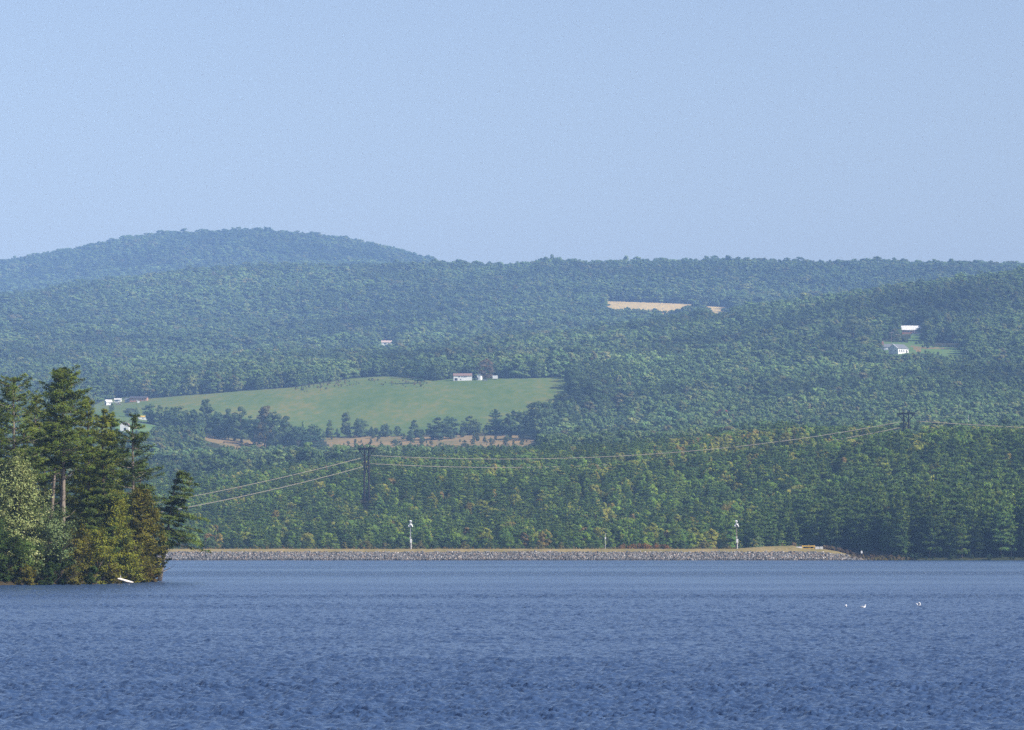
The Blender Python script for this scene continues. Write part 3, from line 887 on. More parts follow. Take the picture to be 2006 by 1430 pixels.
# ------------------------------------------------------------------ the dam
dam = empty('embankment_dam', spot(960, 1505) * 1.0)
dam.location = (0, 1505, 0)
tag(dam, 'long low earth dam faced with grey riprap and topped with tan grass', 'dam')
dc = np.arange(150, 1716, 3.0)
prof = [(-9, -2.2), (-5, 0.0), (1.5, 3.25), (2.3, 3.5), (5.5, 4.3), (9, 4.4), (14, 4.35), (24, 0.5)]
def crest_h(p): return np.interp(p, [150, 1440, 1500, 1555, 1575, 1612, 1640, 1690, 1716], [4.4, 4.45, 5.3, 5.7, 4.6, 4.5, 3.6, 0.9, 0.2])
def rip_h(p): return np.interp(p, [150, 1600, 1640, 1690, 1716], [3.35, 3.35, 2.6, 0.6, 0.0])
V = []
for p_ in dc:
    ch, rh = float(crest_h(p_)), float(rip_h(p_))
    jit = 0.18 * (vnoise(p_ / 7, 0.5, 4) - 0.5)
    zz = [-2.2, 0.0, rh * 0.95, rh + 0.12, rh + 0.15 + (ch - rh) * 0.75 + jit, ch + jit, ch - 0.05, 0.5]
    for (dy, _), z_ in zip(prof, zz):
        V.append(((p_ - CX) / KX * 1505, dy, z_))
q = len(prof); n_ = len(dc)
ii, jj = np.meshgrid(np.arange(n_ - 1), np.arange(q - 1), indexing='ij')
F = np.stack([ii*q+jj, (ii+1)*q+jj, (ii+1)*q+jj+1, ii*q+jj+1], -1).reshape(-1, 4)
fm = np.where(jj.ravel() < 2, 0, 1)
M['gravel'] = ground_mat('riprap_bed', (0.07,0.065,0.06), (0.12,0.11,0.10), (0.2,0.18,0.16), 0.8)
bank = link(bpy.data.objects.new('bank', mesh_np('bank', V, F, [M['gravel'], M['crest']], fmat=fm)), dam)
# riprap: angular boulders, one part
rr = np.random.default_rng(5)
ico_v = np.array([(0,0,1)] + [(math.cos(a*1.2566)*.894, math.sin(a*1.2566)*.894, .447) for a in range(5)] + [(math.cos((a+.5)*1.2566)*.894, math.sin((a+.5)*1.2566)*.894, -.447) for a in range(5)] + [(0,0,-1)])
ico_f = np.array([(0,1+a,1+(a+1)%5) for a in range(5)] + [(1+a,6+a,1+(a+1)%5) for a in range(5)] + [(6+a,6+(a+1)%5,1+(a+1)%5) for a in range(5)] + [(11,6+(a+1)%5,6+a) for a in range(5)])
nr_ = 17000
pr = rr.random(nr_) * (1700 - 150) + 150; tr = rr.random(nr_)
rh = rip_h(pr)
cx_ = (pr - CX) / KX * 1505; cyy = -5.6 + tr * 7.4; cz_ = -0.1 + rh * tr + 0.5 * (fbm(pr / 9, tr * 3, 44, 3) - 0.5)
s_ = 0.17 + 0.34 * rr.random(nr_) ** 1.6
big = rr.random(nr_) < 0.02; s_[big] *= 1.5
rot = rr.normal(size=(nr_, 3, 3)); rot, _q = np.linalg.qr(rot)
vv = ico_v[None] * (1 + 0.22 * rr.normal(size=(nr_, 12, 1))) * np.array([1.25, 0.95, 0.7])
vv = np.einsum('nij,nkj->nki', rot, vv) * s_[:, None, None] + np.stack([cx_, cyy, cz_], 1)[:, None, :]
ff = (ico_f[None] + (np.arange(nr_) * 12)[:, None, None]).reshape(-1, 3)
g = 0.10 + 0.15 * rr.random(nr_)
colr = np.stack([g * 1.06, g * 1.02, g * 0.95], 1)
k = rr.random(nr_)
colr[k < 0.05] = (0.46, 0.42, 0.37); colr[(k > 0.10) & (k < 0.30)] *= (1.3, 1.05, 0.85); colr[k > 0.85] *= 0.45; colr[(tr < 0.13)] *= 0.5
m, nt = new_mat('riprap_stone')
o = N(nt, 'ShaderNodeOutputMaterial'); b = N(nt, 'ShaderNodeBsdfDiffuse'); at = N(nt, 'ShaderNodeAttribute', attribute_name='pc')
nt.links.new(at.outputs['Color'], b.inputs[0]); nt.links.new(b.outputs[0], o.inputs[0])
rp = link(bpy.data.objects.new('riprap', mesh_np('riprap', vv.reshape(-1, 3), ff, m, ptcol=np.repeat(colr, 12, 0))), dam)
rp['kind'] = 'stuff'

# low brush and weeds: along the dam top, behind it and on the bare shore
bx = []; 
for (p0, p1, y0, y1, n, hh, cols) in (
    (160, 1450, 1516, 1521, 420, (0.5, 1.1), [(0.34,0.24,0.08),(0.26,0.20,0.07),(0.16,0.15,0.05)]),
    (150, 1460, 1522, 1545, 420, (3.0, 6.0), [(0.10,0.14,0.04),(0.16,0.15,0.05),(0.07,0.11,0.04)]),
    (1215, 1310, 1516, 1524, 60, (1.3, 2.6), [(0.32,0.17,0.05),(0.26,0.15,0.05)]),
    (1530, 1640, 1516, 1530, 60, (0.9, 1.8), [(0.34,0.25,0.12),(0.24,0.16,0.08)]),
    (1618, 1765, 1503, 1530, 430, (0.8, 2.0), [(0.17,0.115,0.07),(0.14,0.10,0.06),(0.20,0.16,0.07)]),
    (1690, 1790, 1500, 1512, 150, (0.5, 1.3), [(0.26,0.22,0.06),(0.30,0.22,0.09)]),
    (1760, 2300, 1500, 1540, 320, (0.8, 2.6), [(0.05,0.09,0.035),(0.08,0.11,0.04),(0.04,0.07,0.03)])):
    pp = p0 + rr.random(n) * (p1 - p0); YY = y0 + rr.random(n) * (y1 - y0)
    xx = (pp - CX) / KX * YY
    zz = ground(xx, YY)
    on = (YY < 1529) & (pp < 1716)
    zz = np.where(on, np.maximum(zz, np.interp(YY, [1505, 1514, 1519, 1529], [0, 1, 1, 0.12]) * crest_h(pp) - 0.15), zz)
    c = np.array(cols)[rr.integers(0, len(cols), n)] * (0.8 + 0.4 * rr.random((n, 1)))
    bx.append((xx, YY, zz, hh[0] + (hh[1] - hh[0]) * rr.random(n), c))
xx, YY, zz, hh, cc = [np.concatenate([b_[i] for b_ in bx]) for i in range(5)]
# bushes over the dry slopes and along the ragged meadow edge
def in_rows(poly, y0, y1, n):
    P_ = np.array(poly, float); out = []
    while len(out) < n:
        a = P_[:, 0].min() + rr.random() * np.ptp(P_[:, 0]); b = P_[:, 1].min() + rr.random() * np.ptp(P_[:, 1])
        if inpoly(np.array([a]), np.array([b]), poly)[0]: out.append((a, b))
    Yh = np.array([ground_hit(a, b, y0, y1) for a, b in out]); px_ = np.array([o_[0] for o_ in out])
    return (px_ - CX) / KX * Yh, Yh
for poly, y0, y1, n, hh_, cols in (
    ([(640,858),(800,857),(900,853),(1045,856),(1040,880),(800,886),(650,878)], 2600, 3200, 90, (1.0, 5.5), [(0.10,0.14,0.05),(0.14,0.15,0.05),(0.08,0.12,0.05)]),
    ([(400,850),(520,876),(575,888),(520,894),(420,864)], 2600, 3080, 40, (1.0, 4.5), [(0.10,0.14,0.05),(0.20,0.16,0.07)]),
    ([(560,762),(700,744),(850,750),(840,762),(700,757),(600,770)], 3200, 3800, 110, (0.8, 2.6), [(0.14,0.17,0.06),(0.26,0.19,0.09),(0.10,0.13,0.05)]),
    ([(395,838),(560,858),(640,850),(800,848),(960,842),(960,852),(640,858),(560,868),(400,848)], 2900, 3300, 150, (2.0, 6.0), [(0.09,0.14,0.06),(0.08,0.12,0.05)]),
    ([(1700,684),(1730,676),(1735,699),(1786,699),(1800,692),(1830,690),(1850,700),(1720,704)], 3560, 4100, 60, (1.5, 4.0), [(0.09,0.14,0.05),(0.12,0.15,0.05)]),
    ([(1784,672),(1816,672),(1832,682),(1812,684)], 3700, 4200, 14, (2.0, 5.0), [(0.09,0.14,0.05)])):
    ax, ay = in_rows(poly, y0, y1, n)
    c = np.array(cols)[rr.integers(0, len(cols), n)] * (0.8 + 0.4 * rr.random((n, 1)))
    hq = hh_[0] + (hh_[1] - hh_[0]) * rr.random(n) ** 1.5
    xx = np.concatenate([xx, ax]); YY = np.concatenate([YY, ay]); zz = np.concatenate([zz, ground(ax, ay)]); hh = np.concatenate([hh, hq]); cc = np.concatenate([cc, c])
make_wood('brush', 'low tan, rusty and green brush on the dam, shore and meadow edges', np.stack([xx, YY, zz - 0.1], 1), 4 + rr.integers(0, 5, len(xx)), rr.random(len(xx)) * 6.28,
          np.stack([hh / 11, hh / 11, hh / 14], 1), cc, 'near')['category'] = 'brush'

# ------------------------------------------------------------------ siren poles, posts and the rail on the dam
def siren(px, top_py, label, mirror=1, rust=False):
    base = pix(px, 1075, 1512)
    zb = float(crest_h(px)) - 0.1
    root = empty('siren_pole', (base.x, 1512, zb)); tag(root, label, 'siren pole')
    H = pix(px, top_py, 1512).z - zb
    mb = MB(); mb.bar((0, 0, 0), (0, 0, H * 0.93), 0.17, 0.13, 8); mb.build('pole', M['rustpole'] if rust else M['metal'], root)
    mb = MB(); mb.bar((0.28, -0.1, 0), (0.28, -0.1, 2.6), 0.17, 0.17, 8); mb.build('conduit', M['offwhite'], root)
    mb = MB(); mb.box(-0.12, 0.62, -0.5, -0.15, 2.4, 3.9); mb.build('equipment_box', M['white'], root)
    mb = MB(); mb.box(-0.3, 0.3, -0.42, -0.15, 4.35, 4.75); mb.build('junction_box', M['offwhite'], root)
    # horns: short flared trumpets round the head
    for (z, a, L, r) in ((H * 0.80, 0, 0.85, 0.42), (H * 0.80, math.pi, 0.85, 0.42), (H * 0.855, 0.5, 0.6, 0.34), (H * 0.855, math.pi + 0.5, 0.6, 0.34)):
        mb = MB(); d = Vector((math.cos(a), -abs(math.sin(a)) - 0.3, 0.25)).normalized()
        c = Vector((0, 0, z))
        mb.tube([c + d * 0.1, c + d * L * 0.5, c + d * L * 0.85, c + d * L], [0.10, 0.16, r * 0.75, r], 10)
        mb.build('horn', M['white'], root)
    mb = MB(); mb.tube([(0, 0, H * 0.88), (0, 0, H * 0.93), (0.05 * mirror, -0.1, H * 0.96), (0.12 * mirror, -0.25, H)], [0.14, 0.2, 0.42, 0.46], 10); mb.build('siren_head', M['white'], root)
    return root
siren(804, 1020, 'white siren on grey pole with white box, nearer the wooded point')
siren(1443, 1020, 'white siren on rusty pole at the right half of the dam', -1, True)
b_ = pix(1186, 1075, 1512)
root = empty('gauge_post', (b_.x, 1512, 4.3)); tag(root, 'short thin post with small white box, midway along dam crest', 'post')
mb = MB(); mb.bar((0, 0, 0), (0, 0, 6.3), 0.13, 0.08, 6); mb.build('pole', M['metal'], root)
mb = MB(); mb.box(-0.25, 0.25, -0.35, -0.12, 3.9, 4.6); mb.build('equipment_box', M['white'], root)
b_ = pix(1688, 1090, 1507)
root = empty('warning_sign', (b_.x, 1507, 0.9)); tag(root, 'small blank white sign among rusty brush right of the riprap', 'sign')
mb = MB(); mb.bar((0, 0, 0), (0, 0, 2.4), 0.05, 0.05, 6); mb.build('post', M['wood'], root)
mb = MB(); mb.box(-0.32, 0.32, -0.12, -0.06, 1.75, 2.75); mb.build('panel', M['white'], root)
# low bridge rail between two concrete ends
c = pix(1586, 1075, 1511)
root = empty('bridge_rail', (c.x, 1511, 4.35)); tag(root, 'yellow rail between low white concrete walls on the dam end', 'rail')
def lx(p): return pix(p, 1075, 1511).x - c.x
for a, b2 in ((1560, 1571), (1597, 1605.5), (1606.5, 1612)):
    mb = MB(); mb.box(lx(a), lx(b2), -0.3, 0.3, -0.2, 0.95); mb.build('end_wall', M['concrete'], root)
mb = MB(); mb.box(lx(1571.2), lx(1596.8), -0.15, 0.15, 0.95, 1.35); mb.build('top_rail', M['yellow'], root)
mb = MB(); mb.box(lx(1571.2), lx(1596.8), -0.1, 0.1, 0.0, 0.25); mb.build('lower_rail', M['yellow'], root)
for pq in (1572, 1594.5, 1596):
    mb = MB(); mb.box(lx(pq) - 0.1, lx(pq) + 0.1, -0.12, 0.12, 0.25, 0.95); mb.build('rail_post', M['yellow'], root)

# ------------------------------------------------------------------ power line
def tower(px, Y, base_z, top_z, cross_w, ang, label, lattice=False):
    b_ = pix(px, 1000, Y)
    root = empty('power_line_tower', (b_.x, Y, base_z), ang); tag(root, label, 'power tower')
    H = top_z - base_z
    hz = H - 3.2
    for s in (-1, 1):
        mb = MB(); mb.bar((s * cross_w * 0.15, 0, 0), (s * cross_w * 0.13, 0, hz + 1.2), 0.5, 0.42, 8); mb.build('pole', M['wood'], root)
        mb = MB(); mb.bar((s * cross_w * 0.13, 0, hz + 0.4), (s * cross_w * 0.26, 0, H), 0.26, 0.16, 6); mb.build('top_strut', M['wood'], root)
        mb = MB(); mb.bar((s * cross_w * 0.14, 0, hz - 3.6), (s * cross_w * 0.46, 0, hz), 0.24, 0.24, 6); mb.build('knee_brace', M['wood'], root)
    mb = MB(); mb.box(-cross_w / 2, cross_w / 2, -0.75, -0.35, hz, hz + 1.0); mb.box(-cross_w / 2, cross_w / 2, 0.35, 0.75, hz, hz + 1.0); mb.build('crossarm', M['wood'], root)
    for a, b2 in ((-1, 1), (1, -1)):
        mb = MB(); mb.bar((a * cross_w * 0.13, 0.3 * a, hz - 2), (b2 * cross_w * 0.14, 0.3 * a, hz * 0.5), 0.2, 0.2, 6); mb.build('cross_brace', M['wood'], root)
    for s in (-0.46, 0, 0.46):
        mb = MB(); mb.tube([(s * cross_w, 0, hz), (s * cross_w, 0, hz - 1.9)], [0.16, 0.16], 8); mb.build('insulator', M['dark'], root)
    return root, H, hz
d12 = math.atan2(200, 279)
t1z = gz(pix(718, 970, 1880).x, 1880)
t1x = pix(718, 970, 1880).x
t1top = pix(718, 868, 1880).z
T1 = tower(718, 1880, t1z, t1top, 12.0, d12 - math.pi / 2 + R(6), 'dark wooden H frame tower with tall bare poles, left of centre')
t2x = pix(1776, 900, 2085).x; t2z = gz(t2x, 2085); t2top = pix(1776, 800, 2085).z
T2 = tower(1776, 2085, t2z, t2top, 9.8, R(-22), 'dark H frame tower on the wooded crest at the right')
pole3 = MB()
def span(a, b, sag, r, label, name='power_line_wire'):
    mb = MB(); pts = []; rad = []
    n = 48
    for i in range(n + 1):
        t = i / n
        p_ = a.lerp(b, t); p_ = p_ + Vector((0, 0, -4 * sag * t * (1 - t))); pts.append(p_); rad.append(r)
    mb.tube(pts, rad, 5)
    c = a.copy()
    mb.v = [tuple(Vector(v) - c) for v in mb.v]
    o = mb.build(name, M['wire'], None, smooth=True); o.location = c
    tag(o, label, 'wire')
    return o
L1u, L1l = pix(712, 896, 1880), pix(712, 914, 1880)
R1u, R1l = pix(723, 892, 1880), pix(723, 908, 1880)
L0u, L0l = pix(120, 1016, 1640), pix(120, 1034, 1640)
span(L0u, L1u, 2.0, 0.15, 'upper pale wire sloping from wooded point up to the left tower')
span(L0l, L1l, 2.4, 0.17, 'lower pale wire sloping from wooded point up to the left tower')
span(R1u, pix(1760, 827, 2085), 8.4, 0.14, 'upper pale wire sagging between the two dark towers')
span(R1l, pix(1762, 838, 2085), 9.0, 0.15, 'lower pale wire sagging between the two dark towers')
span(pix(1796, 825, 2085), pix(2400, 850, 2150), 1.2, 0.17, 'pale wire running right from the crest tower out of frame')
def utility(px, top_py, Y, label, arm=True, r=0.22, mat='rustpole', h=None, base_py=None):
    t = pix(px, top_py, Y)
    zb = gz(t.x, Y) if h is None else t.z - h
    root = empty('utility_pole', (t.x, Y, zb)); tag(root, label, 'utility pole')
    H = t.z - zb
    mb = MB(); mb.bar((0, 0, -0.2), (0, 0, H), r, r * 0.7, 6); mb.build('pole', M[mat], root)
    if arm:
        mb = MB(); mb.box(-1.9, 1.9, -0.35, -0.1, H - 1.3, H - 0.8); mb.build('crossarm', M[mat], root)
        for s in (-1.6, 0, 1.6):
            mb = MB(); mb.bar((s, -0.2, H - 0.8), (s, -0.2, H - 0.3), 0.12, 0.1, 6); mb.build('insulator', M['offwhite'], root)
utility(1746, 650, 3860, 'brown utility pole with crossarm above the white gabled house')
utility(1914, 650, 3900, 'thin grey pole without arms right of the lawns', False, 0.25, 'metal')
utility(1897, 812, 2300, 'thin pale pole just behind the crest right of the tower', False, 0.2, 'metal')

# ------------------------------------------------------------------ houses
def gable_house(name, label, cat, x, Y, z, rz, L, W, hw, hr, wall, roof, windows=(), doors=(), chimney=None, over=0.5, trim=None, gable_trim=False, gambrel=False, sink=0.6):
    """ridge along local x; front wall faces local -y. windows/doors: (side, centre, z0, w, h) with side f(ront) b l r"""
    root = empty(name, (x, Y, z), rz); tag(root, label, cat)
    hl, hw2 = L / 2, W / 2
    mb = MB()
    if gambrel:
        pro = [(-hw2, -sink), (-hw2, hw), (-hw2 * 0.72, hw + hr * 0.62), (0, hw + hr), (hw2 * 0.72, hw + hr * 0.62), (hw2, hw), (hw2, -sink)]
    else:
        pro = [(-hw2, -sink), (-hw2, hw), (0, hw + hr), (hw2, hw), (hw2, -sink)]
    n = len(pro)
    mb.add([(-hl, a, b) for a, b in pro] + [(hl, a, b) for a, b in pro],
           [tuple(range(n))[::-1], tuple(n + i for i in range(n))] + [(i, i + 1, n + i + 1, n + i) for i in range(n - 1)])
    mb.build('wall', M[wall], root)
    mb = MB(); th = 0.22
    top = [p for p in pro if p[1] > 0]
    # roof skin, proud of the walls, with eaves
    k = hr / hw2 if not gambrel else hr * 0.62 / (hw2 * 0.28)
    path = [(-hw2 - over, hw - over * min(k, 0.8))] + top[1:-1] + [(hw2 + over, hw - over * min(k, 0.8))]
    lo = [(a, b + 0.03) for a, b in path]; hi = [(a, b + th + 0.03) for a, b in path]
    pr_ = lo + hi[::-1]; n = len(pr_)
    xl, xr = -hl - over * 0.7, hl + over * 0.7
    m_ = len(path)
    fs = [(i, (i + 1) % n, n + (i + 1) % n, n + i) for i in range(n)]
    for i in range(m_ - 1):
        fs.append((i, i + 1, n - 2 - i, n - 1 - i)); fs.append((n + i + 1, n + i, 2 * n - 1 - i, 2 * n - 2 - i))
    mb.add([(xl, a, b) for a, b in pr_] + [(xr, a, b) for a, b in pr_], fs)
    ro = mb.build('roof', M[roof], root)
    if chimney:
        mb = MB(); cx0, cy0, cw, chh = chimney; mb.box(cx0 - cw / 2, cx0 + cw / 2, cy0 - cw / 2, cy0 + cw / 2, hw, hw + hr + chh); mb.build('chimney', M['brick'], ro)
    def place(side, c, z0, w, h, dp):
        if side == 'f': return (c - w / 2, c + w / 2, -hw2 - dp, -hw2 + 0.02, z0, z0 + h)
        if side == 'b': return (c - w / 2, c + w / 2, hw2 - 0.02, hw2 + dp, z0, z0 + h)
        if side == 'l': return (-hl - dp, -hl + 0.02, c - w / 2, c + w / 2, z0, z0 + h)
        return (hl - 0.02, hl + dp, c - w / 2, c + w / 2, z0, z0 + h)
    for (side, c, z0, w, h) in windows:
        mb = MB(); mb.box(*place(side, c, z0 - 0.15, w + 0.35, h + 0.3, 0.06)); fr = mb.build('window', M['white' if trim is None else trim], root)
        mb = MB(); mb.box(*place(side, c, z0, w, h, 0.10)); mb.build('pane', M['glass'], fr)
    for (side, c, z0, w, h, mt) in doors:
        mb = MB(); mb.box(*place(side, c, z0, w, h, 0.09)); mb.build('door', M[mt], root)
    if gable_trim:
        for s in (-1, 1):
            mb = MB(); mb.bar((-hl - over * 0.7 - 0.1, s * (hw2 + over), hw - over * min(k, 0.8) + 0.1), (-hl - over * 0.7 - 0.1, 0, hw + hr + 0.15), 0.36, 0.36, 4); mb.build('gable_trim', M['white'], ro)
        mb = MB(); mb.box(-hl - 0.12, -hl + 0.02, -hw2, hw2, hw - 0.25, hw + 0.15); mb.build('gable_band', M['white'], root)
    return root
def onrow(px, py, y0, y1):
    Y = ground_hit(px, py, y0, y1); return (px - CX) / KX * Y, Y
def zspot(x, Y): return gz(x, Y)

x_, Y_ = onrow(906, 746, 3300, 3700); s = Y_ / KX
gable_house('farmhouse', 'long white farmhouse with brown roof at the top edge of the meadow', 'house', x_, Y_, zspot(x_, Y_), R(4), 36 * s, 9, 9 * s, 4.5 * s, 'white', 'roofbrown',
            [('f', -3.2, 2.6, 1.2, 1.4), ('f', -0.6, 2.6, 0.9, 1.4), ('f', 1.2, 2.6, 0.9, 1.4), ('f', 3.0, 2.6, 0.9, 1.4), ('f', -1.8, 0.3, 1.0, 0.9)], [('f', -6.0, -0.3, 2.6, 2.2, 'dark')])  # wide dark panel at left stands in for the shaded porch opening
x_, Y_ = onrow(939.5, 745, 3300, 3700)
gable_house('shed', 'narrow white gabled shed right of the long farmhouse', 'shed', x_, Y_ - 2, zspot(x_, Y_), R(80), 8, 3.4, 4.2, 1.3, 'white', 'roofdark', [], [('l', 0.9, 0, 1.0, 2.0, 'dark')])
def trailer(px, py, y0, y1, w, h, label, name='trailer', rz=0.0, mat='white'):
    x_, Y_ = onrow(px, py, y0, y1)
    root = empty(name, (x_, Y_ - 3, zspot(x_, Y_ - 3)), rz); tag(root, label, 'trailer')
    mb = MB(); mb.box(-w / 2, w / 2, -1.2, 1.2, 0.75, 0.75 + h); mb.build('body', M[mat], root)
    for s in (-0.6, 0.6):
        mb = MB(); mb.tube([(s, -1.3, 0.42), (s, -1.02, 0.42)], [0.42, 0.42], 12); mb.build('wheel', M['rubber'], root)
    mb = MB(); mb.bar((w / 2, 0, 0.7), (w / 2 + 1.3, 0, 0.55), 0.07, 0.07, 6); mb.build('hitch', M['dark'], root)
trailer(970, 744, 3300, 3700, 4.7, 2.9, 'white box trailer standing alone at the meadow top edge')
def car(px, py, y0, y1, L, label, mat, name='parked_car', rz=0.0, dy=0, pickup=False):
    x_, Y_ = onrow(px, py, y0, y1); Y_ += dy
    root = empty(name, (x_, Y_, zspot(x_, Y_)), rz); tag(root, label, 'pickup' if pickup else 'car')
    mb = MB(); h = L / 2
    cab = [(-h * 0.62, 1.0), (-h * 0.42, 1.62), (h * 0.25, 1.65), (h * 0.52, 1.0)] if not pickup else [(-h * 0.15, 1.05), (-h * 0.05, 1.8), (h * 0.32, 1.8), (h * 0.5, 1.05)]
    pro = [(-h, 0.4), (-h, 1.0)] + cab + [(h * 0.97, 0.9), (h, 0.4)]
    n = len(pro)
    mb.add([(a, -0.88, b) for a, b in pro] + [(a, 0.88, b) for a, b in pro], [tuple(range(n)), tuple(n + i for i in range(n))[::-1]] + [((i + 1) % n, i, n + i, n + (i + 1) % n) for i in range(n)])
    mb.build('body', M[mat], root)
    mb = MB(); a = cab
    for sy in (-0.91, 0.91):
        mb.add([(a[0][0] + 0.12, sy, a[0][1] + 0.04), (a[1][0] + 0.08, sy, a[1][1] - 0.08), (a[2][0] - 0.08, sy, a[2][1] - 0.08), (a[3][0] - 0.15, sy, a[3][1] + 0.04)], [(0, 1, 2, 3)])
    mb.build('window', M['glass'], root)
    for sx in (-h * 0.62, h * 0.62):
        for sy in (-0.92, 0.78):
            mb = MB(); mb.tube([(sx, sy, 0.34), (sx, sy + 0.16, 0.34)], [0.34, 0.34], 12); mb.build('wheel', M['rubber'], root)
M['greycar'] = principled('grey_car_paint', (0.30, 0.32, 0.34), 0.35, 0, spec=0.5)
M['whitecar'] = principled('white_car_paint', (0.78, 0.78, 0.76), 0.35, 0, spec=0.5)
M['tancar'] = principled('tan_car_paint', (0.45, 0.36, 0.30), 0.4, 0, spec=0.5)
car(950, 747, 3300, 3700, 5.2, 'grey car parked between narrow white shed and box trailer', 'greycar')

# farmstead at the left end of the meadow
x_, Y_ = onrow(272, 787, 3150, 3700); s = Y_ / KX
gable_house('brown_house', 'brown boarded house with dark roof at left end of meadow', 'house', x_, Y_, zspot(x_, Y_), R(-6), 34 * s, 7, 6.5 * s, 3.0 * s, 'brownwall', 'roofdark',
            [('f', -4.6, 1.0, 1.2, 1.0), ('f', 4.0, 1.0, 1.2, 1.0)], [('f', -1.2, 0.0, 1.0, 2.1, 'offwhite')], over=0.8)
x_, Y_ = onrow(250, 789, 3150, 3700)
gable_house('shed', 'small grey shed attached left of the brown house', 'shed', x_, Y_, zspot(x_, Y_), R(0), 5.0, 4, 2.4, 1.0, 'greyblue', 'roofgrey', [], [('f', 1.2, 0, 1.0, 1.9, 'offwhite')])
x_, Y_ = onrow(272.5, 789, 3150, 3700)
root = empty('storage_box', (x_, Y_ - 9, zspot(x_, Y_ - 9))); tag(root, 'small white box standing in grass before the brown house', 'box')
mb = MB(); mb.box(-0.95, 0.95, -0.8, 0.8, 0, 1.9); mb.build('body', M['white'], root); mb = MB(); mb.box(-1.05, 1.05, -0.9, 0.9, 1.9, 2.05); mb.build('lid', M['offwhite'], root)
x_, Y_ = onrow(212, 794, 3100, 3700)
gable_house('white_cottage', 'tiny white cottage leftmost of the farm buildings', 'house', x_, Y_, zspot(x_, Y_), R(28), 5.6, 4.2, 3.0, 1.6, 'white', 'roofpale', [('f', 0.5, 1.0, 0.8, 0.8)], [('l', 0, 0, 0.9, 1.9, 'dark')])
car(228, 790, 3100, 3700, 5.0, 'white car parked nearer the grey shed', 'whitecar', rz=0.1)
car(233, 793, 3100, 3700, 5.2, 'tan pickup parked below the white car', 'tancar', 'pickup_truck', rz=-0.1, dy=-6, pickup=True)
x_, Y_ = onrow(229, 789, 3100, 3700)
gable_house('shed', 'low open white shed between the tiny cottage and grey shed', 'shed', x_, Y_ + 8, zspot(x_, Y_ + 8), R(-4), 6.0, 4, 2.2, 0.9, 'white', 'roofpale', [], [('f', -0.8, 0, 2.2, 1.7, 'dark')])  # dark front panel stands in for the shade inside the open shed
# white buildings below
x_, Y_ = onrow(245, 845, 2900, 3150); s = Y_ / KX
gable_house('white_barn', 'tall white barn end with rounded roofline beside a pine top', 'barn', x_, Y_, zspot(x_, Y_), R(90), 12, 16.5 * s, 11 * s, 6.5 * s, 'white', 'roofbrown', [], [('l', -0.6, 0, 1.8, 2.2, 'dark')], gambrel=True, over=0.35)
x_, Y_ = onrow(284, 823, 2950, 3200); s = Y_ / KX
gable_house('mobile_home', 'low long white mobile home with yellow roof edge', 'mobile home', x_, Y_, zspot(x_, Y_), R(3), 27 * s, 4.4, 5.2 * s, 0.9, 'white', 'yellow', [('f', 1.5, 1.0, 0.8, 0.7), ('f', -1.5, 1.0, 0.8, 0.7)], [('f', 3.4, 0.1, 0.9, 1.7, 'offwhite')], over=0.2)
for px_, lab in ((335, 'white post left of the dark hut'), (351, 'white post right of the dark hut')):
    x_, Y_ = onrow(px_, 830, 2950, 3200)
    mb = MB(); mb.box(-0.5, 0.5, -0.4, 0.4, 0, 2.3); mb.box(-0.6, 0.6, -0.5, 0.5, 2.3, 2.5); o = mb.build('gate_post', M['white']); o.location = (x_, Y_, zspot(x_, Y_)); tag(o, lab, 'post')
x_, Y_ = onrow(343, 831, 2950, 3200)
gable_house('hut', 'low dark hut between two white posts below the meadow', 'hut', x_, Y_, zspot(x_, Y_), 0, 5.0, 3, 1.9, 0.8, 'dark', 'roofdark', [], [('f', 0, 0, 0.9, 1.6, 'brownwall')])

# house on the long wooded slope, and the speck right of it
x_, Y_ = onrow(757, 677, 5000, 5450); s = Y_ / KX
gable_house('hill_house', 'small pale house with faded roof alone in far woods above meadow', 'house', x_, Y_, zspot(x_, Y_), R(3), 20 * s, 8, 5.5 * s, 3.6 * s, 'white', 'roofpink',
            [('f', -2.0, 1.2, 2.4, 1.6), ('f', 2.6, 0.8, 1.2, 2.0)], [('f', 4.6, 0, 1.0, 2.2, 'dark')], over=0.6, chimney=(-2.6, 0, 1.0, 1.2))
x_, Y_ = onrow(848.5, 648, 5300, 5750)
gable_house('shed', 'tiny white shed deep in far woods right of the pale house', 'shed', x_, Y_, zspot(x_, Y_) + 6, R(10), 6, 4, 2.6, 1.4, 'white', 'roofpale', [], [('f', 1, 0, 1, 1.9, 'dark')], sink=8)

# two houses on the right hand hill
x_, Y_ = onrow(1761, 693, 3560, 4100); s = Y_ / KX
gable_house('gabled_house', 'white house with trimmed gable and grey roof below the pole', 'house', x_, Y_, zspot(x_, Y_) + 0.3, R(43), 15.5, 12.5, 8.5 * s, 8.5 * s, 'white', 'roofgrey',
            [('f', -5.4, 0.9, 1.3, 1.9), ('f', -2.4, 0.9, 1.3, 1.9), ('f', 0.6, 0.9, 1.3, 1.9), ('l', -3.0, 1.2, 1.3, 1.5), ('l', 2.8, 1.2, 1.3, 1.5), ('l', 0, 4.9, 0.9, 1.1)], [('f', 5.0, 0, 1.9, 2.7, 'dark')], gable_trim=True, sink=3)
x_, Y_ = onrow(1733, 689, 3560, 4100)
gable_house('grey_house', 'grey roofed house with red brick chimney behind the white gabled house', 'house', x_ + 1, Y_ + 22, zspot(x_, Y_ + 22) + 0.2, R(4), 17, 9, 2.8, 3.0, 'greyblue', 'roofgrey',
            [('f', -5, 0.9, 1.4, 1.3), ('f', 0, 0.9, 1.4, 1.3)], [('f', 3, 0, 1.0, 2.1, 'white')], chimney=(-0.8, -1.5, 1.9, 2.6), sink=3)
x_, Y_ = onrow(1787, 654, 3700, 4300); s = Y_ / KX
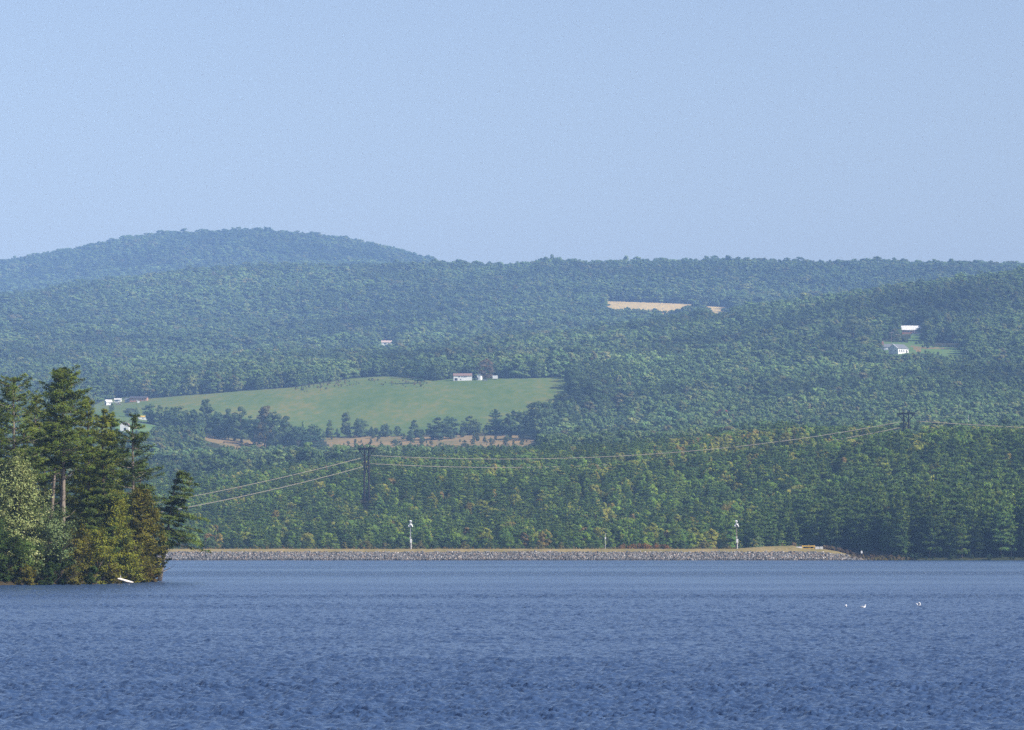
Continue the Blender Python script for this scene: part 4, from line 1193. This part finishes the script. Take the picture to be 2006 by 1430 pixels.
gable_house('ranch_house', 'long brick house with pale roof and white porch on the hill', 'house', x_, Y_, zspot(x_, Y_), R(-3), 39 * s, 8, 7.5 * s, 7.5 * s, 'brick', 'roofpale',
            [('f', -7.4, 1.2, 1.8, 1.3), ('f', -3.2, 1.2, 1.8, 1.3), ('f', 7.6, 1.2, 1.6, 1.3)], [('f', 3.0, 0, 1.1, 2.2, 'white')], over=0.9, sink=3)
root = bpy.data.objects['ranch_house']
mb = MB(); mb.box(0.0, 9.8, -7.4, -4.1, -1.5, 0.35); mb.build('porch', M['white'], root)
for sx in (0.2, 3.2, 6.4, 9.6):
    mb = MB(); mb.box(sx - 0.12, sx + 0.12, -7.2, -6.95, 0.35, 3.0); mb.build('porch_post', M['white'], root)

# ------------------------------------------------------------------ gulls on the water
def gull(px, py, label, rz, raised=False):
    Y = CAMZ * KX / (py - HOR)
    root = empty('gull', (pix(px, py, Y).x, Y, 0.02), rz); tag(root, label, 'gull'); root.scale = (0.62, 0.62, 0.62)
    # body: one lofted skin from tail to bill base, neck and head included
    secs = [(-0.30, 0.13, 0.012, 0.03), (-0.22, 0.11, 0.05, 0.035), (-0.10, 0.07, 0.10, 0.085), (0.04, 0.06, 0.115, 0.10), (0.14, 0.08, 0.09, 0.095), (0.19, 0.14, 0.06, 0.07), (0.20, 0.20, 0.045, 0.05), (0.215, 0.25, 0.05, 0.05), (0.25, 0.275, 0.045, 0.04), (0.285, 0.27, 0.02, 0.02)]
    v = []; f = []; n = 10
    for i, (x_, z_, ry, rz_) in enumerate(secs):
        nx = secs[min(i + 1, len(secs) - 1)]; pv = secs[max(i - 1, 0)]
        t = Vector((nx[0] - pv[0], 0, nx[1] - pv[1])).normalized(); up = Vector((-t.z, 0, t.x))
        for k in range(n):
            a = 2 * math.pi * k / n
            v.append(Vector((x_, 0, z_)) + Vector((0, 1, 0)) * ry * math.cos(a) + up * rz_ * math.sin(a))
    for i in range(len(secs) - 1):
        for k in range(n):
            f.append((i * n + k, i * n + (k + 1) % n, (i + 1) * n + (k + 1) % n, (i + 1) * n + k))
    f.append(tuple(range(n))); f.append(tuple((len(secs) - 1) * n + k for k in range(n))[::-1])
    mb = MB(); mb.add(v, f); mb.build('body', M['gull'], root, smooth=True)
    mb = MB(); mb.tube([(0.275, 0, 0.27), (0.32, 0, 0.262), (0.345, 0, 0.25)], [0.017, 0.012, 0.004], 6); mb.build('beak', M['beak'], root)
    for s in (-1, 1):
        mb = MB()
        if raised: mb.add([(0.10, s * 0.09, 0.13), (-0.14, s * 0.09, 0.13), (-0.18, s * 0.30, 0.33), (-0.02, s * 0.38, 0.42), (0.10, s * 0.26, 0.30), (0.10, s * 0.11, 0.105), (-0.14, s * 0.11, 0.105), (-0.18, s * 0.31, 0.31), (-0.02, s * 0.39, 0.40), (0.10, s * 0.27, 0.28)],
                             [(0, 1, 2, 3, 4), (9, 8, 7, 6, 5), (0, 5, 6, 1), (1, 6, 7, 2), (2, 7, 8, 3), (3, 8, 9, 4), (4, 9, 5, 0)])
        else: mb.tube([(0.12, s * 0.095, 0.11), (0.0, s * 0.118, 0.12), (-0.16, s * 0.075, 0.125), (-0.33, s * 0.02, 0.14)], [0.03, 0.055, 0.04, 0.006], 8)
        mb.build('wing', M['gull'] if raised else M['gullwing'], root, smooth=not raised)
    return root
gull(1657, 1189, 'small white gull floating end-on, left of the nearby broader gull', R(80))
gull(1690.5, 1191, 'white gull floating side-on, middle of the three', R(10)).scale = (0.74, 0.74, 0.74)
gull(1800, 1187, 'white gull with raised wings, rightmost of the three', R(170), True)

# ------------------------------------------------------------------ hedgerow and field trees one can tell apart
def field_tree(kind, i, px, base_py, top_py, wpx, y0, y1, tint, label, group=None):
    x_, Y_ = onrow(px, base_py, y0, y1)
    h = (base_py - top_py) / KX * Y_
    w = wpx / KX * Y_ / 2
    rad = {'pine': [4.0, 3.5, 4.4, 3.8], 'broad': [4.4, 4.0, 4.8, 3.4, 3.8]}[kind][i]
    tint = tuple(1.7 * np.array(tint)); return single_tree(kind, i, (x_, Y_, gz(x_, Y_) - 0.2), h, w / rad, px * 1.7 % 6.28, tint, label, group)
G1, G2, G3, OR = (0.055,0.085,0.035), (0.08,0.11,0.04), (0.045,0.078,0.040), (0.09,0.082,0.034)
HG = 'hedgerow trees below the meadow'
for a in (
 ('broad', 3, 404, 853, 783, 34, G1, 'tallest dark tree at the left end of the hedgerow'),
 ('broad', 0, 428, 858, 806, 36, G3, 'low rounded dark tree second from hedgerow left end'),
 ('broad', 4, 447, 862, 800, 32, G1, 'dark pointed tree third from hedgerow left end'),
 ('broad', 1, 472, 866, 797, 40, G1, 'wide dark tree in the left middle of hedgerow'),
 ('broad', 2, 498, 872, 822, 44, G3, 'low broad dark tree in middle of hedgerow'),
 ('broad', 3, 519, 876, 796, 38, OR, 'tall hedgerow tree with orange tinged crown'),
 ('broad', 0, 536, 880, 806, 42, G1, 'big dark tree just right of the orange tinged tree'),
 ('broad', 4, 561, 884, 814, 40, G1, 'dark pointed tree near the right end of hedgerow'),
 ('broad', 2, 584, 886, 836, 40, G3, 'low round tree ending the hedgerow at its right'),
 ('pine', 1, 598, 888, 842, 26, (0.035,0.07,0.035), 'small dark conifer right of the hedgerow end'),
 ('pine', 2, 621, 890, 840, 30, (0.035,0.07,0.035), 'conifer left of the dry grass slope'),
 ('broad', 3, 646, 858, 823, 13, G2, 'slim small tree leftmost of four before the meadow'),
 ('broad', 3, 678, 857, 808, 24, G2, 'taller loose tree second of four before the meadow'),
 ('broad', 0, 705, 857, 820, 32, G1, 'round dark tree third of four before the meadow'),
 ('broad', 0, 755, 856, 830, 22, G1, 'small round bush last of four before the meadow'),
 ('broad', 4, 812, 864, 822, 26, G1, 'dark tree above left end of the tan slope'),
 ('broad', 1, 858, 862, 818, 40, G1, 'wide dark tree beyond the tan slope, left one'),
 ('broad', 0, 882, 860, 816, 34, G3, 'round dark tree beyond the tan slope, second'),
 ('broad', 1, 921, 852, 815, 34, G2, 'sparse wide tree alone beyond the tan slope'),
 ('pine', 0, 970, 852, 802, 36, (0.035,0.07,0.035), 'dense dark conifer beyond the tan slope'),
 ('broad', 4, 995, 852, 810, 28, G1, 'dark tree just right of the dense conifer'),
 ('broad', 0, 1024, 852, 806, 26, G1, 'narrow dark tree before the meadow corner'),
 ('broad', 2, 1058, 858, 788, 58, G1, 'big domed tree at the meadow lower right corner'),
 ('pine', 3, 990, 888, 860, 20, (0.03,0.06,0.03), 'small dark conifer standing in the tan slope right part'),
 ('pine', 1, 910, 890, 862, 20, (0.035,0.065,0.03), 'small conifer in front of the tan slope middle'),
 ('broad', 2, 1134, 792, 736, 52, G1, 'big dark tree at the meadow right corner'),
 ('broad', 0, 1162, 800, 742, 54, G1, 'dark rounded tree right of the corner tree'),
 ('broad', 2, 255, 818, 800, 24, (0.06,0.08,0.05), 'round greyish bush beside barn top, left of two'),
 ('broad', 2, 326, 826, 806, 24, (0.06,0.08,0.05), 'round greyish bush below the meadow, right of two'),
 ('pine', 2, 818, 751, 706, 34, (0.035,0.07,0.035), 'dark conifer at meadow top left of the farmhouse'),
 ('broad', 0, 951, 744, 702, 34, (0.10,0.075,0.04), 'brownish round tree right behind the white shed'),
 ('broad', 2, 1672, 684, 626, 62, (0.07,0.09,0.04), 'big dome tree left of the two hill houses'),
 ('broad', 0, 1636, 683, 636, 46, (0.05,0.08,0.04), 'dark round tree left of the big dome tree'),
):
    kind, i, px_, bp_, tp_, w_, tint_, lab = a
    y0, y1 = (2600, 3600)
    if bp_ < 760: y0, y1 = 3300, 3700
    if px_ > 1600: y0, y1 = 3560, 4300
    if px_ in (1134, 1162): y0, y1 = 2900, 3500
    field_tree(kind, i, px_, bp_, tp_, w_, y0, y1, tint_, lab, HG if 400 < px_ < 590 else None)
field_tree('broad', 0, 1415, 838, 801, 30, 2700, 3300, (0.17, 0.035, 0.035), 'crimson maple alone in the blue green woods')
field_tree('broad', 0, 1350, 617, 599, 34, 5500, 6400, (0.055,0.08,0.04), 'left dome tree cutting into the far tan field')
field_tree('broad', 2, 1374, 618, 601, 30, 5500, 6400, (0.055,0.08,0.04), 'right dome tree cutting into the far tan field')
field_tree('broad', 0, 1283, 622, 605, 24, 5500, 6400, (0.06,0.085,0.04), 'small round tree in the notch of the far tan field')
field_tree('broad', 4, 1478, 1070, 1022, 44, 1528, 1560, (0.10, 0.135, 0.06), 'light green tree right beside the rusty siren pole')
field_tree('broad', 2, 1284, 880, 842, 44, 2230, 2600, (0.15, 0.095, 0.04), 'orange crowned tree above the wires, right of centre')
# ------------------------------------------------------------------ the wooded point on the left
OUT = np.array([(-46.3, 508), (-47.5, 492), (-49.5, 476), (-53, 460), (-57.5, 445), (-64, 434), (-78, 424), (-100, 415), (-150, 405), (-230, 420), (-230, 640), (-120, 640), (-80, 600), (-58, 560), (-49, 528)], float)
def pt_sdf(x, y):
    """signed distance inside the outline (positive inland)"""
    x = np.asarray(x, float); y = np.asarray(y, float)
    d = np.full(x.shape, 1e9); n = len(OUT)
    for i in range(n):
        a = OUT[i]; b = OUT[(i + 1) % n]; e = b - a
        t = np.clip(((x - a[0]) * e[0] + (y - a[1]) * e[1]) / (e @ e), 0, 1)
        d = np.minimum(d, np.hypot(x - a[0] - t * e[0], y - a[1] - t * e[1]))
    ins = inpoly(x, y, [tuple(p) for p in OUT])
    return np.where(ins, d, -d)
def pz(x, y):
    s = pt_sdf(x, y)
    n = fbm(np.asarray(x) / 5, np.asarray(y) / 5, 61, 3) - 0.5
    return np.where(s > 0, 0.15 + 2.2 * (1 - np.exp(-s / 6)), s * 0.35) + n * 0.5
gx = np.concatenate([np.arange(-240, -110, 3.0), np.arange(-110, -38, 0.8)]); gy = np.arange(398, 650, 1.2)
GXX, GYY = np.meshgrid(gx, gy); GZZ = pz(GXX, GYY)
ii, jj = np.meshgrid(np.arange(len(gy) - 1), np.arange(len(gx) - 1), indexing='ij'); q = len(gx)
M['duff'] = ground_mat('wooded_point_soil', (0.035,0.028,0.018), (0.06,0.05,0.03), (0.11,0.085,0.055), 0.3)
tag(link(bpy.data.objects.new('point_ground', mesh_np('point_ground', np.stack([GXX, GYY, GZZ], -1).reshape(-1, 3),
    np.stack([ii*q+jj, ii*q+jj+1, (ii+1)*q+jj+1, (ii+1)*q+jj], -1).reshape(-1, 4), M['duff'], smooth=True))), kind='structure')

PM = {}
def foliage_fixed(name, transl, noise, nscale, gloss=0.0):
    return foliage_mat(name, 'obj', transl=transl, hue_noise=noise, nscale=nscale, gloss=gloss)
M['p_needle'] = foliage_fixed('pine_needles', 0.15, 0.45, 0.9)
M['p_leaf'] = foliage_fixed('green_leaves', 0.28, 0.45, 0.9)
M['p_pale'] = foliage_fixed('pale_leaves', 0.22, 0.40, 0.9, 0.02)

def big_pine(seed, h, rad, z0, nlev=21, nbr=7, nq=110, leaf=0.25, gap=0.16, wild=0.8, top=0.10, side=None, droop=0.0):
    v, limbs = pine_crown(seed, h, rad, z0, nlev, nbr, nq, leaf, top=top, gap=gap, side=side, droop=droop, flat=0.10, needle=0.17, wild=wild)
    return v, limbs
def spray_crown(seed, h, rad, z0, nspray, per, leaf, shape, upright=0.5):
    """crown of leafy sprays: each a short branch running out and up, thick with leaves toward its tip, gaps between sprays"""
    rng = np.random.default_rng(seed); ch = h - z0
    t = rng.random(nspray) ** 0.9
    prof = {'round': np.sin(np.pi * np.clip(t * 0.86 + 0.10, 0, 1)) ** 0.6, 'cone': (1 - t) ** 0.7 * 0.92 + 0.10, 'column': np.sin(np.pi * np.clip(t * 0.9 + 0.08, 0, 1)) ** 0.45 * 0.85}[shape]
    a = rng.random(nspray) * 6.283
    lump = 0.78 + 0.30 * np.sin(a * 3 + seed) * np.sin(t * 6 + seed * 1.7) + 0.14 * rng.normal(size=nspray)
    rr_ = rad * prof * lump
    tip = np.stack([np.cos(a) * rr_, np.sin(a) * rr_, z0 + ch * t * 0.95], 1)
    up = upright * (0.4 + t)
    L = (0.24 + 0.26 * rng.random(nspray)) * rad
    d = np.stack([np.cos(a) * (1 - 0.55 * t), np.sin(a) * (1 - 0.55 * t), up + 0.3 * rng.normal(size=nspray)], 1); d /= np.linalg.norm(d, axis=1, keepdims=True)
    tip = tip * np.where(rng.random(nspray) < 0.3, 0.72, 1.0)[:, None] ** np.array([1, 1, 0]) + d * (L * 0.4 * (rng.random(nspray) < 0.25))[:, None]
    s = rng.random((nspray, per)) ** 0.8
    c = tip[:, None] - d[:, None] * (s * L[:, None])[..., None]
    w = (0.10 + 0.34 * np.sqrt(s)) * L[:, None] * 0.75
    off = rng.normal(size=(nspray, per, 3)) * w[..., None] * np.array([1, 1, 0.45])
    P = (c + off).reshape(-1, 3)
    nn = rng.normal(size=P.shape) * 0.45 + np.array([0, 0, 0.55]) + np.repeat(d * np.array([0.8, 0.8, 0.2]), per, 0)
    sz = leaf * (0.6 + 0.8 * rng.random(len(P)))
    return quads_from(P, nn, np.repeat(d, per, 0) + rng.normal(size=P.shape) * 0.5, sz, sz * 0.55, rng)
def pt_tree(kind, px, top_py, Y, half_px, label, tint, seed, z0f=0.3, lean=0.25, tilt=None, group=None, **kw):
    x = (px - CX) / KX * Y
    zb = float(pz(np.array([x]), np.array([Y]))[0])
    h = pix(px, top_py, Y).z - zb
    rad = half_px / KX * Y
    root = empty('pine_tree' if kind == 'pine' else kw.pop('name', 'broadleaf_tree'), (x, Y, zb - 0.1))
    cat = kw.pop('cat', None)
    if kind == 'pine':
        v, limbs = big_pine(seed, h, rad, h * z0f, **kw)
        tm = trunk_mb(h * 0.96, 0.013 * h + 0.05, seed, lean, limbs, 0.06, 8)
        # bare dead limbs under the crown
        rg = random.Random(seed)
        if z0f > 0.25:
            for k in range(int(h * z0f * 1.3)):
                a = rg.random() * 6.28; z = h * z0f * (0.25 + 0.75 * rg.random()); L = 0.8 + 1.8 * rg.random()
                tm.tube([(0, 0, z), (math.cos(a) * L * 0.6, math.sin(a) * L * 0.6, z + 0.25 * L), (math.cos(a) * L, math.sin(a) * L, z + 0.6 * L)], [0.045, 0.03, 0.012], 4, cap=False)
        mat = M['p_needle']; bark = M['pale_bark'] if z0f > 0.25 else M['bark']
    else:
        shape = kw.pop('shape', 'round'); ncl = int(2.0 * kw.pop('ncl', 90)); nl = int(1.9 * kw.pop('nl', 14000)); leaf = 0.78 * kw.pop('leaf', 0.17); mat = M[kw.pop('mat', 'p_leaf')]
        kw.pop('clump', 0); ns = int(ncl * 1.0 * max(0.55, (h - h * z0f) * rad / 45)); v = spray_crown(seed, h, rad, h * z0f, ns, 88, leaf * 0.95, shape, 0.9 if mat is M['p_pale'] else 0.45)
        rg = random.Random(seed); limbs = []
        for k in range(12):
            a = rg.random() * 6.28; z = h * (0.15 + 0.6 * k / 12); L = rad * (0.9 - 0.5 * k / 12)
            limbs.append(((0, 0, z), (math.cos(a) * L * 0.4, math.sin(a) * L * 0.4, z + L * 0.45), (math.cos(a) * L, math.sin(a) * L, z + L * 1.0)))
        tm = trunk_mb(h * 0.9, 0.011 * h + 0.04, seed, lean, limbs, 0.06, 8)
        bark = M['bark']
    me = mesh_np('crown', v, qfaces(len(v) // 4), mat)
    c = link(bpy.data.objects.new('crown', me), root); c.color = (*tint, 1)
    link(bpy.data.objects.new('trunk', mesh_of(tm, 'trunk', bark)), root)
    if tilt: root.rotation_euler = tilt
    tag(root, label, cat or ('pine' if kind == 'pine' else 'tree'), group)
    return root

PN, PN2, PN3 = (0.12,0.16,0.032), (0.165,0.19,0.034), (0.09,0.125,0.032)
YG, OL, PALE, DK = (0.20,0.21,0.032), (0.15,0.14,0.026), (0.27,0.31,0.11), (0.05,0.08,0.022)
# pines
pt_tree('pine', 122, 723, 474, 62, 'tallest pine with ragged dense top and bare pale trunks', PN, 1, 0.52, 0.35, nlev=24, nq=150, gap=0.08, top=0.36)
pt_tree('pine', 100, 800, 478, 45, 'bare stemmed pine close left of the tallest pine', PN3, 2, 0.66, 0.8, nlev=9, gap=0.3)
pt_tree('pine', 28, 741, 470, 80, 'broad pine at the left frame edge', PN, 3, 0.30, 0.3, nlev=26, nq=130, top=0.30)
pt_tree('pine', -28, 752, 476, 75, 'pine half cut by the left frame edge', PN3, 4, 0.22, 0.3, nlev=24)
pt_tree('pine', 70, 772, 486, 55, 'pine between the leftmost broad pine and the tallest', PN2, 5, 0.3, 0.3)
pt_tree('pine', 170, 775, 484, 58, 'pine just right of the tallest with sloping crown', PN2, 6, 0.22, 0.3, nlev=26, nq=125)
pt_tree('pine', 204, 800, 478, 52, 'rounded olive pine second right of the tallest', PN2, 7, 0.2, 0.3, nlev=24, nq=125)
pt_tree('pine', 220, 806, 498, 38, 'pine with feathery top left of the white barn', PN, 8, 0.2, 0.3, nlev=24)
pt_tree('pine', 264, 811, 495, 66, 'open pine with flat spreading limbs right of white barn', PN3, 9, 0.30, 0.3, nlev=21, nbr=6, nq=150, gap=0.2, top=0.12)
pt_tree('pine', 176, 856, 470, 44, 'shorter pine in front of the tallest one', PN, 10, 0.2, 0.2, nlev=22)
pt_tree('pine', 205, 880, 470, 55, 'low pine above the yellow green trees', PN3, 11, 0.15, 0.2, nlev=21)
pt_tree('pine', 313, 918, 508, 66, 'leaning ragged pine reaching right over the water', PN3, 12, 0.36, 0.5, tilt=(0, R(11), 0), nlev=15, nbr=7, nq=170, leaf=0.3, gap=0.2, side=0.0, top=0.16, droop=0.75, wild=1.2)
# broadleaf trees
pt_tree('broad', 32, 884, 452, 78, 'pale silvery green tree with pointed top at left edge', PALE, 21, 0.12, shape='cone', mat='p_pale', ncl=120, nl=16000, leaf=0.19)
pt_tree('broad', 95, 985, 454, 62, 'pale green rounded tree right of the silvery pointed one', (0.15,0.20,0.075), 22, 0.12, mat='p_pale', ncl=90, leaf=0.18)
pt_tree('broad', -10, 1010, 446, 60, 'dark green low tree at the left edge by the water', DK, 23, 0.1)
pt_tree('broad', 45, 1040, 449, 46, 'small bright green tree before the silvery one', (0.11,0.16,0.04), 24, 0.1, ncl=60, nl=9000)
pt_tree('broad', 150, 1020, 458, 48, 'dark olive tree left of the yellow green trees', OL, 25, 0.1, ncl=70)
pt_tree('broad', 222, 955, 470, 54, 'tall yellow green tree in the middle of the point', YG, 26, 0.1, shape='column', ncl=100)
pt_tree('broad', 278, 948, 482, 50, 'yellow green tree below the open pine', OL, 27, 0.1, shape='column', ncl=100)
pt_tree('broad', 190, 1030, 462, 42, 'olive tree in front of the tall yellow green one', YG, 28, 0.08, ncl=60)
pt_tree('broad', 250, 1040, 476, 40, 'short yellowish tree above the white log', YG, 29, 0.08, ncl=60)
pt_tree('broad', 303, 990, 493, 28, 'olive tree at the tip of the point', OL, 30, 0.08, ncl=70, nl=10000)
pt_tree('broad', 120, 1070, 453, 36, 'low dark tree near the water under the pale trees', DK, 31, 0.05, ncl=50, nl=8000)
pt_tree('broad', 300, 1058, 494, 29, 'dark low tree overhanging the tip of the point', (0.07,0.08,0.025), 32, 0.05, ncl=50, nl=7000)
# bushes along the waterline
for k, (px_, top, Y_, hw_, t_, lab) in enumerate((
    (5, 1098, 445, 26, DK, 'dark bush at the waterline by the left frame edge'),
    (55, 1104, 446.5, 24, OL, 'olive bush second along the waterline from the left'),
    (98, 1108, 449, 24, DK, 'dark bush third along the waterline from the left'),
    (142, 1102, 451, 26, (0.13,0.12,0.03), 'brownish bush fourth along the waterline from left'),
    (184, 1104, 455, 24, DK, 'dark bush left of the white log'),
    (222, 1098, 462, 24, OL, 'olive bush directly behind the white log left end'),
    (262, 1100, 474, 22, YG, 'yellowish bush directly right of the white log'),
    (291, 1098, 489, 19, (0.14,0.10,0.03), 'rusty olive bush at the very tip of the point'))):
    pt_tree('broad', px_, top, Y_, hw_, lab, t_, 40 + k, 0.02, ncl=36, nl=4200, leaf=0.15, clump=0.3, name='shrub', cat='shrub')
# more pines behind, out of which only bits show
k = 0
for px_, top, Y_ in ((-70, 760, 500), (-40, 790, 455), (0, 800, 500), (50, 810, 505), (90, 830, 500), (130, 820, 512), (165, 845, 510), (205, 850, 515), (240, 860, 512), (-110, 770, 480), (272, 905, 510), (60, 880, 466), (185, 905, 490), (120, 905, 490), (15, 900, 480)):
    pt_tree('pine', px_, top, Y_, 52, 'dark pine deeper in the point, mostly hidden by nearer crowns', PN3, 60 + k, 0.12, nlev=15, nq=70, leaf=0.32, group='hidden pines deeper in the wooded point'); k += 1
# dark tangle under the trees
ur = np.random.default_rng(8)
ux = ur.random(1500) * 90 - 132; uy = 425 + ur.random(1500) * 120
sd_ = pt_sdf(ux, uy); ok = (sd_ > 0.8) & (sd_ < 30)
ux, uy = ux[ok], uy[ok]; uh = 1.2 + 2.6 * ur.random(len(ux))
make_wood('undergrowth', 'tangled dark undergrowth filling the shade beneath the point trees', np.stack([ux, uy, pz(ux, uy) - 0.1], 1), 4 + ur.integers(0, 5, len(ux)), ur.random(len(ux)) * 6.28,
          np.stack([uh / 8, uh / 8, uh / 14], 1), np.array([(0.10,0.11,0.03),(0.07,0.09,0.03),(0.14,0.10,0.04)])[ur.integers(0, 3, len(ux))], 'near')['category'] = 'undergrowth'
# pale log on the bank
a = Vector(((232 - CX) / KX * 459, 459, 0.55)); b = Vector(((262 - CX) / KX * 464, 464, 0.18))
mb = MB(); c = a.lerp(b, 0.5)
mb.tube([a - c + Vector((0, 0, 0.12)), (a - c) * 0.5 + Vector((0, 0, 0.10)), Vector((0, 0, 0.02)), (b - c) * 0.6, b - c], [0.07, 0.12, 0.14, 0.12, 0.06], 10)
mb.tube([(a - c) * 0.6, (a - c) * 0.75 + Vector((0.1, 0.2, 0.5))], [0.07, 0.03], 6)
M['drift'] = principled('bleached_wood', (0.74, 0.68, 0.58), 0.85, 0.12, 3)
o = mb.build('driftwood_log', M['drift']); o.location = c
tag(o, 'bleached white log lying on the bank of the point', 'log')
# ------------------------------------------------------------------ haze: the air between the camera and the far hills
m, nt = new_mat('haze')
o = N(nt, 'ShaderNodeOutputMaterial'); v = N(nt, 'ShaderNodeVolumePrincipled')
v.inputs['Color'].default_value = (0.33, 0.575, 1.0, 1)
v.inputs['Density'].default_value = 1.0e-4
v.inputs['Anisotropy'].default_value = -0.3
nt.links.new(v.outputs[0], o.inputs['Volume'])
hb = MB(); ex = 16000.0
zt = float(max(GZ.max() + 25, 60))
hb.box(-ex, ex, -900, 10700, -8, zt)
tag(hb.build('haze', m), 'pale blue summer haze filling the valley air', 'haze', kind='stuff')
